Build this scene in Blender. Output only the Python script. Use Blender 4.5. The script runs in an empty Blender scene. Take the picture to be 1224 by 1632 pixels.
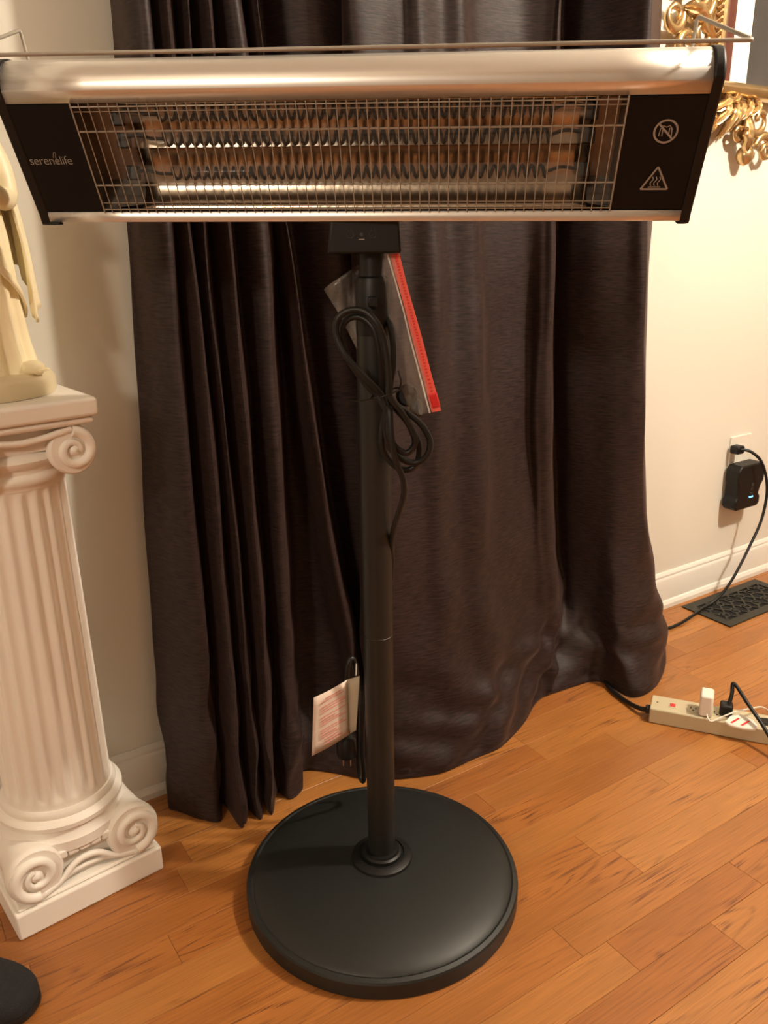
import bpy, bmesh, math, random
from mathutils import Vector, Matrix

# ------------------------------------------------------------------ camera
sc = bpy.context.scene
COL = sc.collection
random.seed(7)
PI = math.pi
rad = math.radians

cam_data = bpy.data.cameras.new('camera')
cam = bpy.data.objects.new('camera', cam_data)
COL.objects.link(cam)
cam_data.sensor_fit = 'VERTICAL'
cam_data.sensor_height = 36.0
cam_data.lens = 1320.0 / 1632.0 * 36.0
cam_data.clip_start = 0.02
PITCH, ROLL = rad(18.4), rad(0.77)
fwd = Vector((0, math.cos(PITCH), -math.sin(PITCH)))
rgt = Vector((1, 0, 0))
up = rgt.cross(fwd)
r2 = rgt * math.cos(ROLL) - up * math.sin(ROLL)
u2 = rgt * math.sin(ROLL) + up * math.cos(ROLL)
cam.matrix_world = Matrix(((r2.x, u2.x, -fwd.x, 0), (r2.y, u2.y, -fwd.y, 0), (r2.z, u2.z, -fwd.z, 1.02), (0, 0, 0, 1)))
sc.camera = cam

# ------------------------------------------------------------------ world, lights, exposure
sc.view_settings.view_transform = 'Standard'
sc.view_settings.look = 'None'
sc.view_settings.gamma = 1.0
sc.view_settings.use_curve_mapping = False
sc.view_settings.exposure = 0.0
w = bpy.data.worlds.new('world'); sc.world = w
w.use_nodes = True
w.node_tree.nodes['Background'].inputs[0].default_value = (1.0, 0.8, 0.6, 1)
w.node_tree.nodes['Background'].inputs[1].default_value = 0.04

def lamp(name, loc, power, radius, color):
    d = bpy.data.lights.new(name, 'POINT')
    d.energy = power; d.shadow_soft_size = radius; d.color = color
    o = bpy.data.objects.new(name, d); COL.objects.link(o); o.location = loc
    return o
lamp('chandelier_light', (1.62, 1.03, 2.14), 180, 0.06, (1.0, 0.87, 0.71))
lamp('ceiling_light', (-1.30, -1.75, 2.05), 105, 0.14, (1.0, 0.85, 0.68))

# ------------------------------------------------------------------ helpers
A0 = Vector((-0.496, 1.336, 0.0))       # a floor point on the back wall
ANG = rad(33.1)                          # the back wall runs at this angle
MW = Matrix.Translation(A0) @ Matrix.Rotation(ANG, 4, 'Z')
def wl(s, t, z=0.0):                     # wall coordinates -> world (s along wall, t out of it)
    return MW @ Vector((s, -t, z))

def nt(name):
    m = bpy.data.materials.new(name); m.use_nodes = True
    return m, m.node_tree.nodes, m.node_tree.links, m.node_tree.nodes['Principled BSDF']
def mat(name, color, rough=0.5, metal=0.0, bump=0.0, bscale=200.0, alpha=1.0, coat=0.0, emit=None, estr=0, var=0.0, vscale=8.0, spec=0.5):
    m, N, L, P = nt(name)
    P.inputs['Base Color'].default_value = (*color, 1)
    P.inputs['Roughness'].default_value = rough
    P.inputs['Metallic'].default_value = metal
    P.inputs['Alpha'].default_value = alpha
    P.inputs['Coat Weight'].default_value = coat
    P.inputs['Specular IOR Level'].default_value = spec
    if emit:
        P.inputs['Emission Color'].default_value = (*emit, 1)
        P.inputs['Emission Strength'].default_value = estr
    if bump or var:
        tc = N.new('ShaderNodeTexCoord')
        if bump:
            n = N.new('ShaderNodeTexNoise'); n.inputs['Scale'].default_value = bscale
            L.new(tc.outputs['Object'], n.inputs['Vector'])
            b = N.new('ShaderNodeBump'); b.inputs['Strength'].default_value = bump; b.inputs['Distance'].default_value = 0.002
            L.new(n.outputs['Fac'], b.inputs['Height']); L.new(b.outputs['Normal'], P.inputs['Normal'])
        if var:
            n2 = N.new('ShaderNodeTexNoise'); n2.inputs['Scale'].default_value = vscale; n2.inputs['Detail'].default_value = 6
            L.new(tc.outputs['Object'], n2.inputs['Vector'])
            mx = N.new('ShaderNodeMix'); mx.data_type = 'RGBA'
            mx.inputs[6].default_value = (*[c * (1 - var) for c in color], 1)
            mx.inputs[7].default_value = (*[min(1, c * (1 + var)) for c in color], 1)
            L.new(n2.outputs['Fac'], mx.inputs[0]); L.new(mx.outputs[2], P.inputs['Base Color'])
    return m

class MB:
    """collects geometry; build() links it as one mesh object"""
    def __init__(s): s.v = []; s.f = []
    def add(s, vs, fs):
        o = len(s.v); s.v += [tuple(v) for v in vs]; s.f += [tuple(i + o for i in f) for f in fs]; return s
    def box(s, x0, x1, y0, y1, z0, z1):
        vs = [(x, y, z) for z in (z0, z1) for y in (y0, y1) for x in (x0, x1)]
        return s.add(vs, [(0, 2, 3, 1), (4, 5, 7, 6), (0, 1, 5, 4), (2, 6, 7, 3), (0, 4, 6, 2), (1, 3, 7, 5)])
    def lathe(s, prof, seg=32, c=(0, 0, 0), caps=True):
        vs = []
        for r, z in prof:
            for k in range(seg):
                a = 2 * PI * k / seg
                vs.append((c[0] + r * math.cos(a), c[1] + r * math.sin(a), c[2] + z))
        fs = []
        n = len(prof)
        for i in range(n - 1):
            for k in range(seg):
                k2 = (k + 1) % seg
                fs.append((i * seg + k, i * seg + k2, (i + 1) * seg + k2, (i + 1) * seg + k))
        if caps:
            fs.append(tuple(reversed(range(seg)))); fs.append(tuple((n - 1) * seg + k for k in range(seg)))
        return s.add(vs, fs)
    def tube(s, path, r, seg=8, flat=None, caps=True):
        """tube along a path; r a number or a list; flat=(normal, factor) squashes it"""
        P = [Vector(p) for p in path]
        n = len(P); R = r if isinstance(r, (list, tuple)) else [r] * n
        T = []
        for i in range(n):
            a = P[max(0, i - 1)]; b = P[min(n - 1, i + 1)]
            T.append((b - a).normalized() if (b - a).length > 1e-9 else Vector((0, 0, 1)))
        u = T[0].orthogonal().normalized()
        vs = []
        for i in range(n):
            u = (u - T[i] * u.dot(T[i]))
            u = u.normalized() if u.length > 1e-6 else T[i].orthogonal().normalized()
            v = T[i].cross(u)
            for k in range(seg):
                a = 2 * PI * k / seg
                d = (u * math.cos(a) + v * math.sin(a)) * R[i]
                if flat: d = d - flat[0] * d.dot(flat[0]) * (1 - flat[1])
                vs.append(P[i] + d)
        fs = []
        for i in range(n - 1):
            for k in range(seg):
                k2 = (k + 1) % seg
                fs.append((i * seg + k, i * seg + k2, (i + 1) * seg + k2, (i + 1) * seg + k))
        if caps:
            fs.append(tuple(reversed(range(seg)))); fs.append(tuple((n - 1) * seg + k for k in range(seg)))
        return s.add(vs, fs)
    def grid(s, rows, closed=False):
        n, m = len(rows), len(rows[0])
        vs = [p for r in rows for p in r]; fs = []
        for i in range(n - 1):
            for k in range(m if closed else m - 1):
                k2 = (k + 1) % m
                fs.append((i * m + k, i * m + k2, (i + 1) * m + k2, (i + 1) * m + k))
        return s.add(vs, fs)
    def prism(s, poly, axis, a, b):
        """extrude a 2D polygon along an axis ('x','y','z') from a to b"""
        def mk(p, h):
            return {'x': (h, p[0], p[1]), 'y': (p[0], h, p[1]), 'z': (p[0], p[1], h)}[axis]
        n = len(poly)
        vs = [mk(p, a) for p in poly] + [mk(p, b) for p in poly]
        fs = [(i, (i + 1) % n, n + (i + 1) % n, n + i) for i in range(n)]
        fs += [tuple(reversed(range(n))), tuple(range(n, 2 * n))]
        return s.add(vs, fs)
    def build(s, name, m, parent=None, smooth=None, bevel=0.0, bseg=2, loc=None, rot=None, solid=0.0, subd=0):
        me = bpy.data.meshes.new(name)
        me.from_pydata([tuple(v) for v in s.v], [], s.f); me.validate()
        bm = bmesh.new(); bm.from_mesh(me)
        bmesh.ops.recalc_face_normals(bm, faces=bm.faces); bm.to_mesh(me); bm.free()
        o = bpy.data.objects.new(name, me); COL.objects.link(o)
        if m: me.materials.append(m)
        if solid:
            md = o.modifiers.new('solid', 'SOLIDIFY'); md.thickness = solid; md.offset = 0
        if subd:
            md = o.modifiers.new('sub', 'SUBSURF'); md.levels = subd; md.render_levels = subd
        if bevel:
            md = o.modifiers.new('bevel', 'BEVEL'); md.width = bevel; md.segments = bseg; md.limit_method = 'ANGLE'; md.angle_limit = rad(40)
        if smooth is not None or bevel or subd:
            ang = rad(smooth if smooth else 35)
            for p in me.polygons: p.use_smooth = True
            b2 = bmesh.new(); b2.from_mesh(me)
            for e in b2.edges:
                if len(e.link_faces) == 2 and e.calc_face_angle(0) > ang: e.smooth = False
            b2.to_mesh(me); b2.free()
        if parent: o.parent = parent
        if loc is not None: o.location = loc
        if rot is not None: o.rotation_euler = rot
        return o

def tag(o, label=None, cat=None, group=None, kind=None):
    if label: o['label'] = label
    if cat: o['category'] = cat
    if group: o['group'] = group
    if kind: o['kind'] = kind
    return o
def thing(name, label, cat, loc, rz=0.0, group=None):
    o = bpy.data.objects.new(name, None); COL.objects.link(o); o.empty_display_size = 0.05
    o.location = loc; o.rotation_euler = (0, 0, rz)
    return tag(o, label, cat, group)
def catmull(P, n=6):
    P = [Vector(p) for p in P]; out = []
    for i in range(len(P) - 1):
        p0 = P[max(0, i - 1)]; p1 = P[i]; p2 = P[i + 1]; p3 = P[min(len(P) - 1, i + 2)]
        for k in range(n):
            t = k / n
            out.append(0.5 * ((2 * p1) + (p2 - p0) * t + (2 * p0 - 5 * p1 + 4 * p2 - p3) * t * t + (3 * p1 - p0 - 3 * p2 + p3) * t ** 3))
    out.append(P[-1]); return out
def text_mesh(txt, size, extrude, name, offset=0.0, space=1.0):
    c = bpy.data.curves.new('t', 'FONT'); c.body = txt; c.size = size; c.extrude = extrude
    c.align_x = 'CENTER'; c.align_y = 'CENTER'; c.offset = offset; c.space_character = space; c.resolution_u = 3
    o = bpy.data.objects.new('t', c); COL.objects.link(o)
    dg = bpy.context.evaluated_depsgraph_get(); dg.update()
    me = bpy.data.meshes.new_from_object(o.evaluated_get(dg)); me.name = name
    bpy.data.objects.remove(o); bpy.data.curves.remove(c)
    return me
def link_mesh(name, me, m, parent):
    o = bpy.data.objects.new(name, me); COL.objects.link(o); me.materials.clear(); me.materials.append(m); o.parent = parent
    return o
def lerp(a, b, t): return a + (b - a) * t

# ------------------------------------------------------------------ materials
M_wall = mat('wall_paint', (0.74, 0.72, 0.64), 0.7, bump=0.03, bscale=350)
M_ceil = mat('ceiling_paint', (0.62, 0.58, 0.50), 0.9)
M_wall2 = mat('low_bounce_wall', (0.22, 0.17, 0.12), 0.8)  # unseen walls, colour darkened to cut bounced light
M_trim = mat('white_trim_paint', (0.78, 0.76, 0.70), 0.4)
M_black = mat('black_powder_coat', (0.0090, 0.0102, 0.0092), 0.5, bump=0.05, bscale=900)
M_blackpole = mat('black_pole_paint', (0.0080, 0.0090, 0.0080), 0.45)
M_panel = mat('black_panel', (0.006, 0.005, 0.0045), 0.6, spec=0.2)
M_blackpl = mat('black_plastic', (0.006, 0.006, 0.006), 0.45, spec=0.35)
M_rubber = mat('black_rubber', (0.007, 0.007, 0.0065), 0.45, spec=0.4)
M_alu = mat('brushed_aluminium', (0.80, 0.77, 0.72), 0.31, metal=0.75)
M_steel = mat('chrome_wire', (0.34, 0.305, 0.25), 0.34, metal=0.1)
M_refl = mat('polished_reflector', (0.48, 0.41, 0.33), 0.24, metal=1.0, bump=0.15, bscale=60)
M_dullm = mat('dull_metal', (0.22, 0.19, 0.16), 0.45, metal=0.8)
M_fil = mat('dark_filament', (0.004, 0.0035, 0.003), 0.8, spec=0.1)
M_print = mat('grey_print', (0.33, 0.29, 0.245), 0.6)
M_printdim = mat('dim_grey_print', (0.04, 0.039, 0.036), 0.6)
M_plaster = mat('white_plaster', (0.87, 0.83, 0.76), 0.42, bump=0.15, bscale=30, var=0.05, vscale=5)
M_resin = mat('cream_resin', (0.92, 0.76, 0.50), 0.45, bump=0.2, bscale=40, var=0.22, vscale=14)
M_resin2 = mat('cream_base_resin', (0.68, 0.58, 0.38), 0.4)
M_gold = mat('antique_gold', (0.62, 0.43, 0.21), 0.25, metal=0.85, bump=0.3, bscale=50, var=0.25, vscale=25)
M_mahog = mat('mahogany', (0.10, 0.025, 0.016), 0.3)
M_board = mat('white_board_paint', (0.82, 0.78, 0.68), 0.8)
M_dark = mat('dark_panel', (0.05, 0.047, 0.045), 0.35, var=0.4, vscale=9)
M_white = mat('white_plastic', (0.80, 0.76, 0.68), 0.3)
M_beige = mat('beige_plastic', (0.52, 0.45, 0.30), 0.4)
M_red = mat('red_plastic', (0.75, 0.03, 0.03), 0.35)
M_zip = mat('coral_zipper', (0.98, 0.15, 0.115), 0.4)
M_pink = mat('pink_print', (0.78, 0.36, 0.28), 0.7)
M_paper = mat('tag_paper', (0.80, 0.66, 0.56), 0.6)
M_paper2 = mat('tag_paper_back', (0.46, 0.40, 0.30), 0.6)
M_brass = mat('brass', (0.75, 0.55, 0.3), 0.3, metal=1.0)
M_vent = mat('dark_bronze_grille', (0.030, 0.029, 0.022), 0.5, metal=0.3)
M_hollow = mat('hollow_shade', (0.004, 0.004, 0.004), 0.9)  # black painted in for the shade inside hollows
M_felt = mat('black_felt', (0.012, 0.013, 0.014), 0.95, bump=0.8, bscale=500, var=0.4, vscale=120)
M_blue = mat('blue_indicator', (0.1, 0.4, 0.9), 0.4, emit=(0.15, 0.55, 1.0), estr=3.0)

def bag_material():
    m, N, L, P = nt('clear_plastic')
    P.inputs['Base Color'].default_value = (0.62, 0.56, 0.50, 1); P.inputs['Roughness'].default_value = 0.22
    tc = N.new('ShaderNodeTexCoord'); n = N.new('ShaderNodeTexNoise'); n.inputs['Scale'].default_value = 28; n.inputs['Detail'].default_value = 3
    mp = N.new('ShaderNodeMapping'); mp.inputs['Scale'].default_value = (2.0, 1.0, 0.35)
    L.new(tc.outputs['Object'], mp.inputs[0]); L.new(mp.outputs[0], n.inputs['Vector'])
    r = N.new('ShaderNodeMapRange'); r.inputs[1].default_value = 0.35; r.inputs[2].default_value = 0.7; r.inputs[3].default_value = 0.05; r.inputs[4].default_value = 0.34
    L.new(n.outputs['Fac'], r.inputs[0]); L.new(r.outputs[0], P.inputs['Alpha'])
    b = N.new('ShaderNodeBump'); b.inputs['Strength'].default_value = 0.8; b.inputs['Distance'].default_value = 0.004
    L.new(n.outputs['Fac'], b.inputs['Height']); L.new(b.outputs['Normal'], P.inputs['Normal'])
    return m
M_bag = bag_material()

def glass_tube_material():
    m, N, L, P = nt('quartz_tube')
    P.inputs['Base Color'].default_value = (0.9, 0.85, 0.78, 1); P.inputs['Roughness'].default_value = 0.05; P.inputs['Alpha'].default_value = 0.07
    return m
M_quartz = glass_tube_material()

def curtain_material():
    m, N, L, P = nt('brown_satin')
    P.inputs['Roughness'].default_value = 0.56
    P.inputs['Specular IOR Level'].default_value = 0.32
    P.inputs['Sheen Weight'].default_value = 0.12; P.inputs['Sheen Roughness'].default_value = 0.4
    P.inputs['Sheen Tint'].default_value = (0.8, 0.55, 0.5, 1)
    uv = N.new('ShaderNodeTexCoord')
    mp = N.new('ShaderNodeMapping'); mp.inputs['Scale'].default_value = (42, 300, 1)
    L.new(uv.outputs['UV'], mp.inputs[0])
    n = N.new('ShaderNodeTexNoise'); n.inputs['Scale'].default_value = 1.0; n.inputs['Detail'].default_value = 3; n.inputs['Roughness'].default_value = 0.6
    L.new(mp.outputs[0], n.inputs['Vector'])
    r = N.new('ShaderNodeValToRGB'); r.color_ramp.elements[0].position = 0.33; r.color_ramp.elements[1].position = 0.7
    r.color_ramp.elements[0].color = (0.0070, 0.0036, 0.0032, 1); r.color_ramp.elements[1].color = (0.038, 0.0198, 0.0172, 1)
    L.new(n.outputs['Fac'], r.inputs[0]); L.new(r.outputs[0], P.inputs['Base Color'])
    b = N.new('ShaderNodeBump'); b.inputs['Strength'].default_value = 0.35; b.inputs['Distance'].default_value = 0.001
    L.new(n.outputs['Fac'], b.inputs['Height'])
    n3 = N.new('ShaderNodeTexNoise'); n3.inputs['Scale'].default_value = 1.0; n3.inputs['Detail'].default_value = 4
    mp3 = N.new('ShaderNodeMapping'); mp3.inputs['Scale'].default_value = (8, 14, 1)
    L.new(uv.outputs['UV'], mp3.inputs[0]); L.new(mp3.outputs[0], n3.inputs['Vector'])
    b3 = N.new('ShaderNodeBump'); b3.inputs['Strength'].default_value = 0.12; b3.inputs['Distance'].default_value = 0.02
    L.new(n3.outputs['Fac'], b3.inputs['Height']); L.new(b.outputs['Normal'], b3.inputs['Normal'])
    L.new(b3.outputs['Normal'], P.inputs['Normal'])
    return m
M_curtain = curtain_material()

def wood_material(per_plank=True):
    m, N, L, P = nt('oak_floor')
    tc = N.new('ShaderNodeTexCoord'); oi = N.new('ShaderNodeObjectInfo')
    wn = N.new('ShaderNodeTexWhiteNoise'); wn.noise_dimensions = '1D'
    L.new(oi.outputs['Random'], wn.inputs['W'])
    sc_ = N.new('ShaderNodeVectorMath'); sc_.operation = 'SCALE'; sc_.inputs['Scale'].default_value = 30.0
    L.new(wn.outputs['Color'], sc_.inputs[0])
    ad = N.new('ShaderNodeVectorMath'); ad.operation = 'ADD'
    L.new(tc.outputs['Object'], ad.inputs[0]); L.new(sc_.outputs[0], ad.inputs[1])
    # long stretched fields
    mp = N.new('ShaderNodeMapping'); mp.inputs['Scale'].default_value = (1.3, 14, 14)
    L.new(ad.outputs[0], mp.inputs[0])
    n1 = N.new('ShaderNodeTexNoise'); n1.inputs['Scale'].default_value = 1.0; n1.inputs['Detail'].default_value = 2.0; n1.inputs['Distortion'].default_value = 0.4
    L.new(mp.outputs[0], n1.inputs['Vector'])
    mul = N.new('ShaderNodeMath'); mul.operation = 'MULTIPLY'; mul.inputs[1].default_value = 16.0
    L.new(n1.outputs['Fac'], mul.inputs[0])
    fr = N.new('ShaderNodeMath'); fr.operation = 'PINGPONG'; fr.inputs[1].default_value = 0.5
    L.new(mul.outputs[0], fr.inputs[0])
    ring = N.new('ShaderNodeMapRange'); ring.inputs[1].default_value = 0.0; ring.inputs[2].default_value = 0.22; ring.inputs[3].default_value = 1.0; ring.inputs[4].default_value = 0.0
    L.new(fr.outputs[0], ring.inputs[0])
    # pores: fine streaks
    mp2 = N.new('ShaderNodeMapping'); mp2.inputs['Scale'].default_value = (11, 480, 100)
    L.new(ad.outputs[0], mp2.inputs[0])
    n2 = N.new('ShaderNodeTexNoise'); n2.inputs['Scale'].default_value = 1.0; n2.inputs['Detail'].default_value = 3.0
    L.new(mp2.outputs[0], n2.inputs['Vector'])
    pore = N.new('ShaderNodeMapRange'); pore.inputs[1].default_value = 0.38; pore.inputs[2].default_value = 0.62
    L.new(n2.outputs['Fac'], pore.inputs[0])
    # patchiness of where the dark grain shows
    n4 = N.new('ShaderNodeTexNoise'); n4.inputs['Scale'].default_value = 1.0; n4.inputs['Detail'].default_value = 2
    mp4 = N.new('ShaderNodeMapping'); mp4.inputs['Scale'].default_value = (3, 9, 9)
    L.new(ad.outputs[0], mp4.inputs[0]); L.new(mp4.outputs[0], n4.inputs['Vector'])
    pm = N.new('ShaderNodeMapRange'); pm.inputs[1].default_value = 0.46; pm.inputs[2].default_value = 0.62; pm.inputs[3].default_value = 0.12
    L.new(n4.outputs['Fac'], pm.inputs[0])
    m1 = N.new('ShaderNodeMath'); m1.operation = 'MULTIPLY'
    L.new(ring.outputs[0], m1.inputs[0]); L.new(pore.outputs[0], m1.inputs[1])
    m2 = N.new('ShaderNodeMath'); m2.operation = 'MULTIPLY'
    L.new(m1.outputs[0], m2.inputs[0]); L.new(pm.outputs[0], m2.inputs[1])
    base = N.new('ShaderNodeMix'); base.data_type = 'RGBA'
    base.inputs[6].default_value = (0.350, 0.122, 0.027, 1); base.inputs[7].default_value = (0.450, 0.186, 0.046, 1)
    L.new(wn.outputs['Value'], base.inputs[0])
    streak = N.new('ShaderNodeMix'); streak.data_type = 'RGBA'; streak.blend_type = 'MULTIPLY'
    streak.inputs[0].default_value = 0.6
    sr = N.new('ShaderNodeMapRange'); sr.inputs[1].default_value = 0.3; sr.inputs[2].default_value = 0.75; sr.inputs[3].default_value = 1.1; sr.inputs[4].default_value = 0.6
    L.new(n2.outputs['Fac'], sr.inputs[0]); L.new(base.outputs[2], streak.inputs[6]); L.new(sr.outputs[0], streak.inputs[7])
    blot = N.new('ShaderNodeMix'); blot.data_type = 'RGBA'; blot.blend_type = 'MULTIPLY'; blot.inputs[0].default_value = 0.55
    br = N.new('ShaderNodeMapRange'); br.inputs[1].default_value = 0.3; br.inputs[2].default_value = 0.7; br.inputs[3].default_value = 0.7; br.inputs[4].default_value = 1.15
    L.new(n4.outputs['Fac'], br.inputs[0]); L.new(streak.outputs[2], blot.inputs[6]); L.new(br.outputs[0], blot.inputs[7])
    dark = N.new('ShaderNodeMix'); dark.data_type = 'RGBA'; dark.inputs[7].default_value = (0.075, 0.020, 0.008, 1)
    L.new(m2.outputs[0], dark.inputs[0]); L.new(blot.outputs[2], dark.inputs[6]); L.new(dark.outputs[2], P.inputs['Base Color'])
    P.inputs['Roughness'].default_value = 0.36
    P.inputs['Coat Weight'].default_value = 0.15; P.inputs['Coat Roughness'].default_value = 0.25
    b = N.new('ShaderNodeBump'); b.inputs['Strength'].default_value = 0.12; b.inputs['Distance'].default_value = 0.001; b.invert = True
    L.new(n2.outputs['Fac'], b.inputs['Height']); L.new(b.outputs['Normal'], P.inputs['Normal'])
    return m
M_wood = wood_material()
M_under = mat('subfloor_wood', (0.30, 0.11, 0.035), 0.45, var=0.3, vscale=6)

# ------------------------------------------------------------------ room shell
S0, S1, T1, ZC = -3.4, 3.1, 3.9, 2.44
def struct(name, mb, m, **k):
    o = mb.build(name, m, **k); o['kind'] = 'structure'
    if not o.parent: o.matrix_world = MW
    return o
fl = struct('floor', MB().box(S0 - 0.1, S1 + 0.1, -T1 - 0.1, 0.1, -0.12, -0.0025), M_under)
struct('wall_back', MB().box(S0, S1, 0.0, 0.1, 0.0003, ZC), M_wall)
struct('wall_front', MB().box(S0, S1, -T1 - 0.1, -T1, 0.0003, ZC), M_wall2)
struct('wall_left', MB().box(S0 - 0.1, S0, -T1, 0.0, 0.0003, ZC), M_wall2)
struct('wall_right', MB().box(S1, S1 + 0.1, -T1, 0.0, 0.0003, ZC), M_wall2)
struct('ceiling', MB().box(S0 - 0.1, S1 + 0.1, -T1 - 0.1, 0.1, ZC + 0.0005, ZC + 0.1), M_ceil)
prof = [(0, 0), (-0.022, 0), (-0.022, 0.012), (-0.017, 0.020), (-0.0125, 0.022), (-0.0125, 0.084), (-0.010, 0.090), (-0.0085, 0.0915),
        (-0.0085, 0.097), (-0.0055, 0.103), (-0.002, 0.106), (0, 0.106)]
struct('baseboard_back', MB().prism(prof, 'x', S0 + 0.02, S1 - 0.02), M_trim, smooth=25)

# floor planks, laid along the wall; every plank a part of the floor
PW = 0.0645
shared = {}
def plank(s0, s1, t0):
    L_ = round(s1 - s0, 2); s1 = s0 + L_
    if L_ not in shared:
        g, bv, h = 0.00018, 0.0005, 0.0025
        x0, x1, y0, y1 = -L_ / 2 + g, L_ / 2 - g, -PW / 2 + g, PW / 2 - g
        vs = [(x0, y0, -h), (x1, y0, -h), (x1, y1, -h), (x0, y1, -h), (x0, y0, -bv), (x1, y0, -bv), (x1, y1, -bv), (x0, y1, -bv),
              (x0 + bv, y0 + bv, 0), (x1 - bv, y0 + bv, 0), (x1 - bv, y1 - bv, 0), (x0 + bv, y1 - bv, 0)]
        fs = [(0, 1, 5, 4), (1, 2, 6, 5), (2, 3, 7, 6), (3, 0, 4, 7), (4, 5, 9, 8), (5, 6, 10, 9), (6, 7, 11, 10), (7, 4, 8, 11), (8, 9, 10, 11)]
        me = bpy.data.meshes.new('plank'); me.from_pydata(vs, [], fs); me.materials.append(M_wood); shared[L_] = me
    o = bpy.data.objects.new('plank', shared[L_]); COL.objects.link(o)
    o.parent = fl; o.location = ((s0 + s1) / 2, -(t0 + PW / 2), 0.0)
KNOWN = {5: [0.75], 6: [0.92], 11: [0.45], 12: [0.80]}     # end joints seen in the photograph, by row
rng = random.Random(3)
for row in range(0, 19):
    t0 = 0.0340 + PW * (row - 1) + 0.0
    if t0 < 0: t0 = -0.0305
    js = sorted(KNOWN.get(row, []))
    s = round(-0.95 - rng.uniform(0, 0.5), 2)
    cuts = [s]
    while cuts[-1] < 2.45:
        nx = round(cuts[-1] + rng.uniform(0.28, 0.85), 2)
        for j in js:
            if cuts[-1] < j and abs(nx - j) < 0.3 or (cuts[-1] < j < nx): nx = j; break
        cuts.append(nx)
    for a_, b_ in zip(cuts, cuts[1:]):
        if b_ - a_ > 0.03: plank(a_, b_, t0)

# ------------------------------------------------------------------ curtains
ZL = [1.75, 1.4, 1.05, 0.7, 0.4, 0.18, 0.0]
# fold lines of each curtain: for every fold, its (s, t) place in front of the wall at the heights ZL
LEFT_FOLDS = [[[0.112,0.03],[0.112,0.03],[0.103,0.03],[0.085,0.034],[0.072,0.038],[0.061,0.048],[0.054,0.07]],[[0.111,0.045],[0.111,0.045],[0.107,0.045],[0.095,0.055],[0.084,0.063],[0.074,0.073],[0.07,0.094]],[[0.112,0.108],[0.112,0.108],[0.112,0.108],[0.11,0.114],[0.103,0.118],[0.094,0.119],[0.091,0.128]],[[0.134,0.125],[0.134,0.125],[0.135,0.125],[0.131,0.134],[0.127,0.142],[0.122,0.148],[0.121,0.158]],[[0.158,0.07],[0.158,0.07],[0.161,0.07],[0.156,0.081],[0.152,0.091],[0.149,0.1],[0.146,0.116]],[[0.157,0.14],[0.157,0.14],[0.16,0.14],[0.164,0.151],[0.162,0.162],[0.155,0.176],[0.145,0.196]],[[0.187,0.075],[0.187,0.075],[0.19,0.075],[0.195,0.088],[0.194,0.102],[0.187,0.121],[0.174,0.148]],[[0.188,0.13],[0.188,0.13],[0.188,0.13],[0.192,0.144],[0.193,0.157],[0.19,0.173],[0.184,0.195]],[[0.212,0.08],[0.212,0.08],[0.216,0.08],[0.219,0.092],[0.221,0.106],[0.22,0.123],[0.211,0.151]],[[0.216,0.145],[0.216,0.145],[0.219,0.145],[0.226,0.156],[0.224,0.166],[0.216,0.178],[0.207,0.196]],[[0.248,0.08],[0.248,0.08],[0.254,0.08],[0.263,0.089],[0.265,0.099],[0.259,0.114],[0.244,0.137]],[[0.248,0.12],[0.248,0.12],[0.27,0.12],[0.274,0.129],[0.273,0.139],[0.267,0.153],[0.255,0.174]],[[0.267,0.125],[0.267,0.125],[0.296,0.125],[0.292,0.132],[0.291,0.139],[0.292,0.146],[0.29,0.159]],[[0.307,0.045],[0.307,0.045],[0.342,0.045],[0.34,0.052],[0.339,0.06],[0.336,0.078],[0.319,0.111]],[[0.315,0.06],[0.315,0.06],[0.344,0.06],[0.363,0.069],[0.384,0.082],[0.403,0.11],[0.373,0.158]],[[0.294,0.135],[0.294,0.135],[0.323,0.135],[0.359,0.142],[0.393,0.151],[0.417,0.169],[0.401,0.196]],[[0.341,0.035],[0.341,0.035],[0.378,0.035],[0.415,0.044],[0.45,0.06],[0.474,0.112],[0.413,0.2]],[[0.366,0.08],[0.366,0.08],[0.404,0.08],[0.441,0.084],[0.476,0.098],[0.506,0.147],[0.444,0.221]],[[0.41,0.1],[0.41,0.1],[0.43,0.1],[0.478,0.104],[0.522,0.119],[0.554,0.169],[0.48,0.246]],[[0.458,0.085],[0.458,0.085],[0.479,0.085],[0.512,0.091],[0.546,0.108],[0.584,0.158],[0.51,0.229]],[[0.527,0.05],[0.527,0.05],[0.548,0.05],[0.577,0.058],[0.605,0.08],[0.634,0.139],[0.543,0.226]]]
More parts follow.
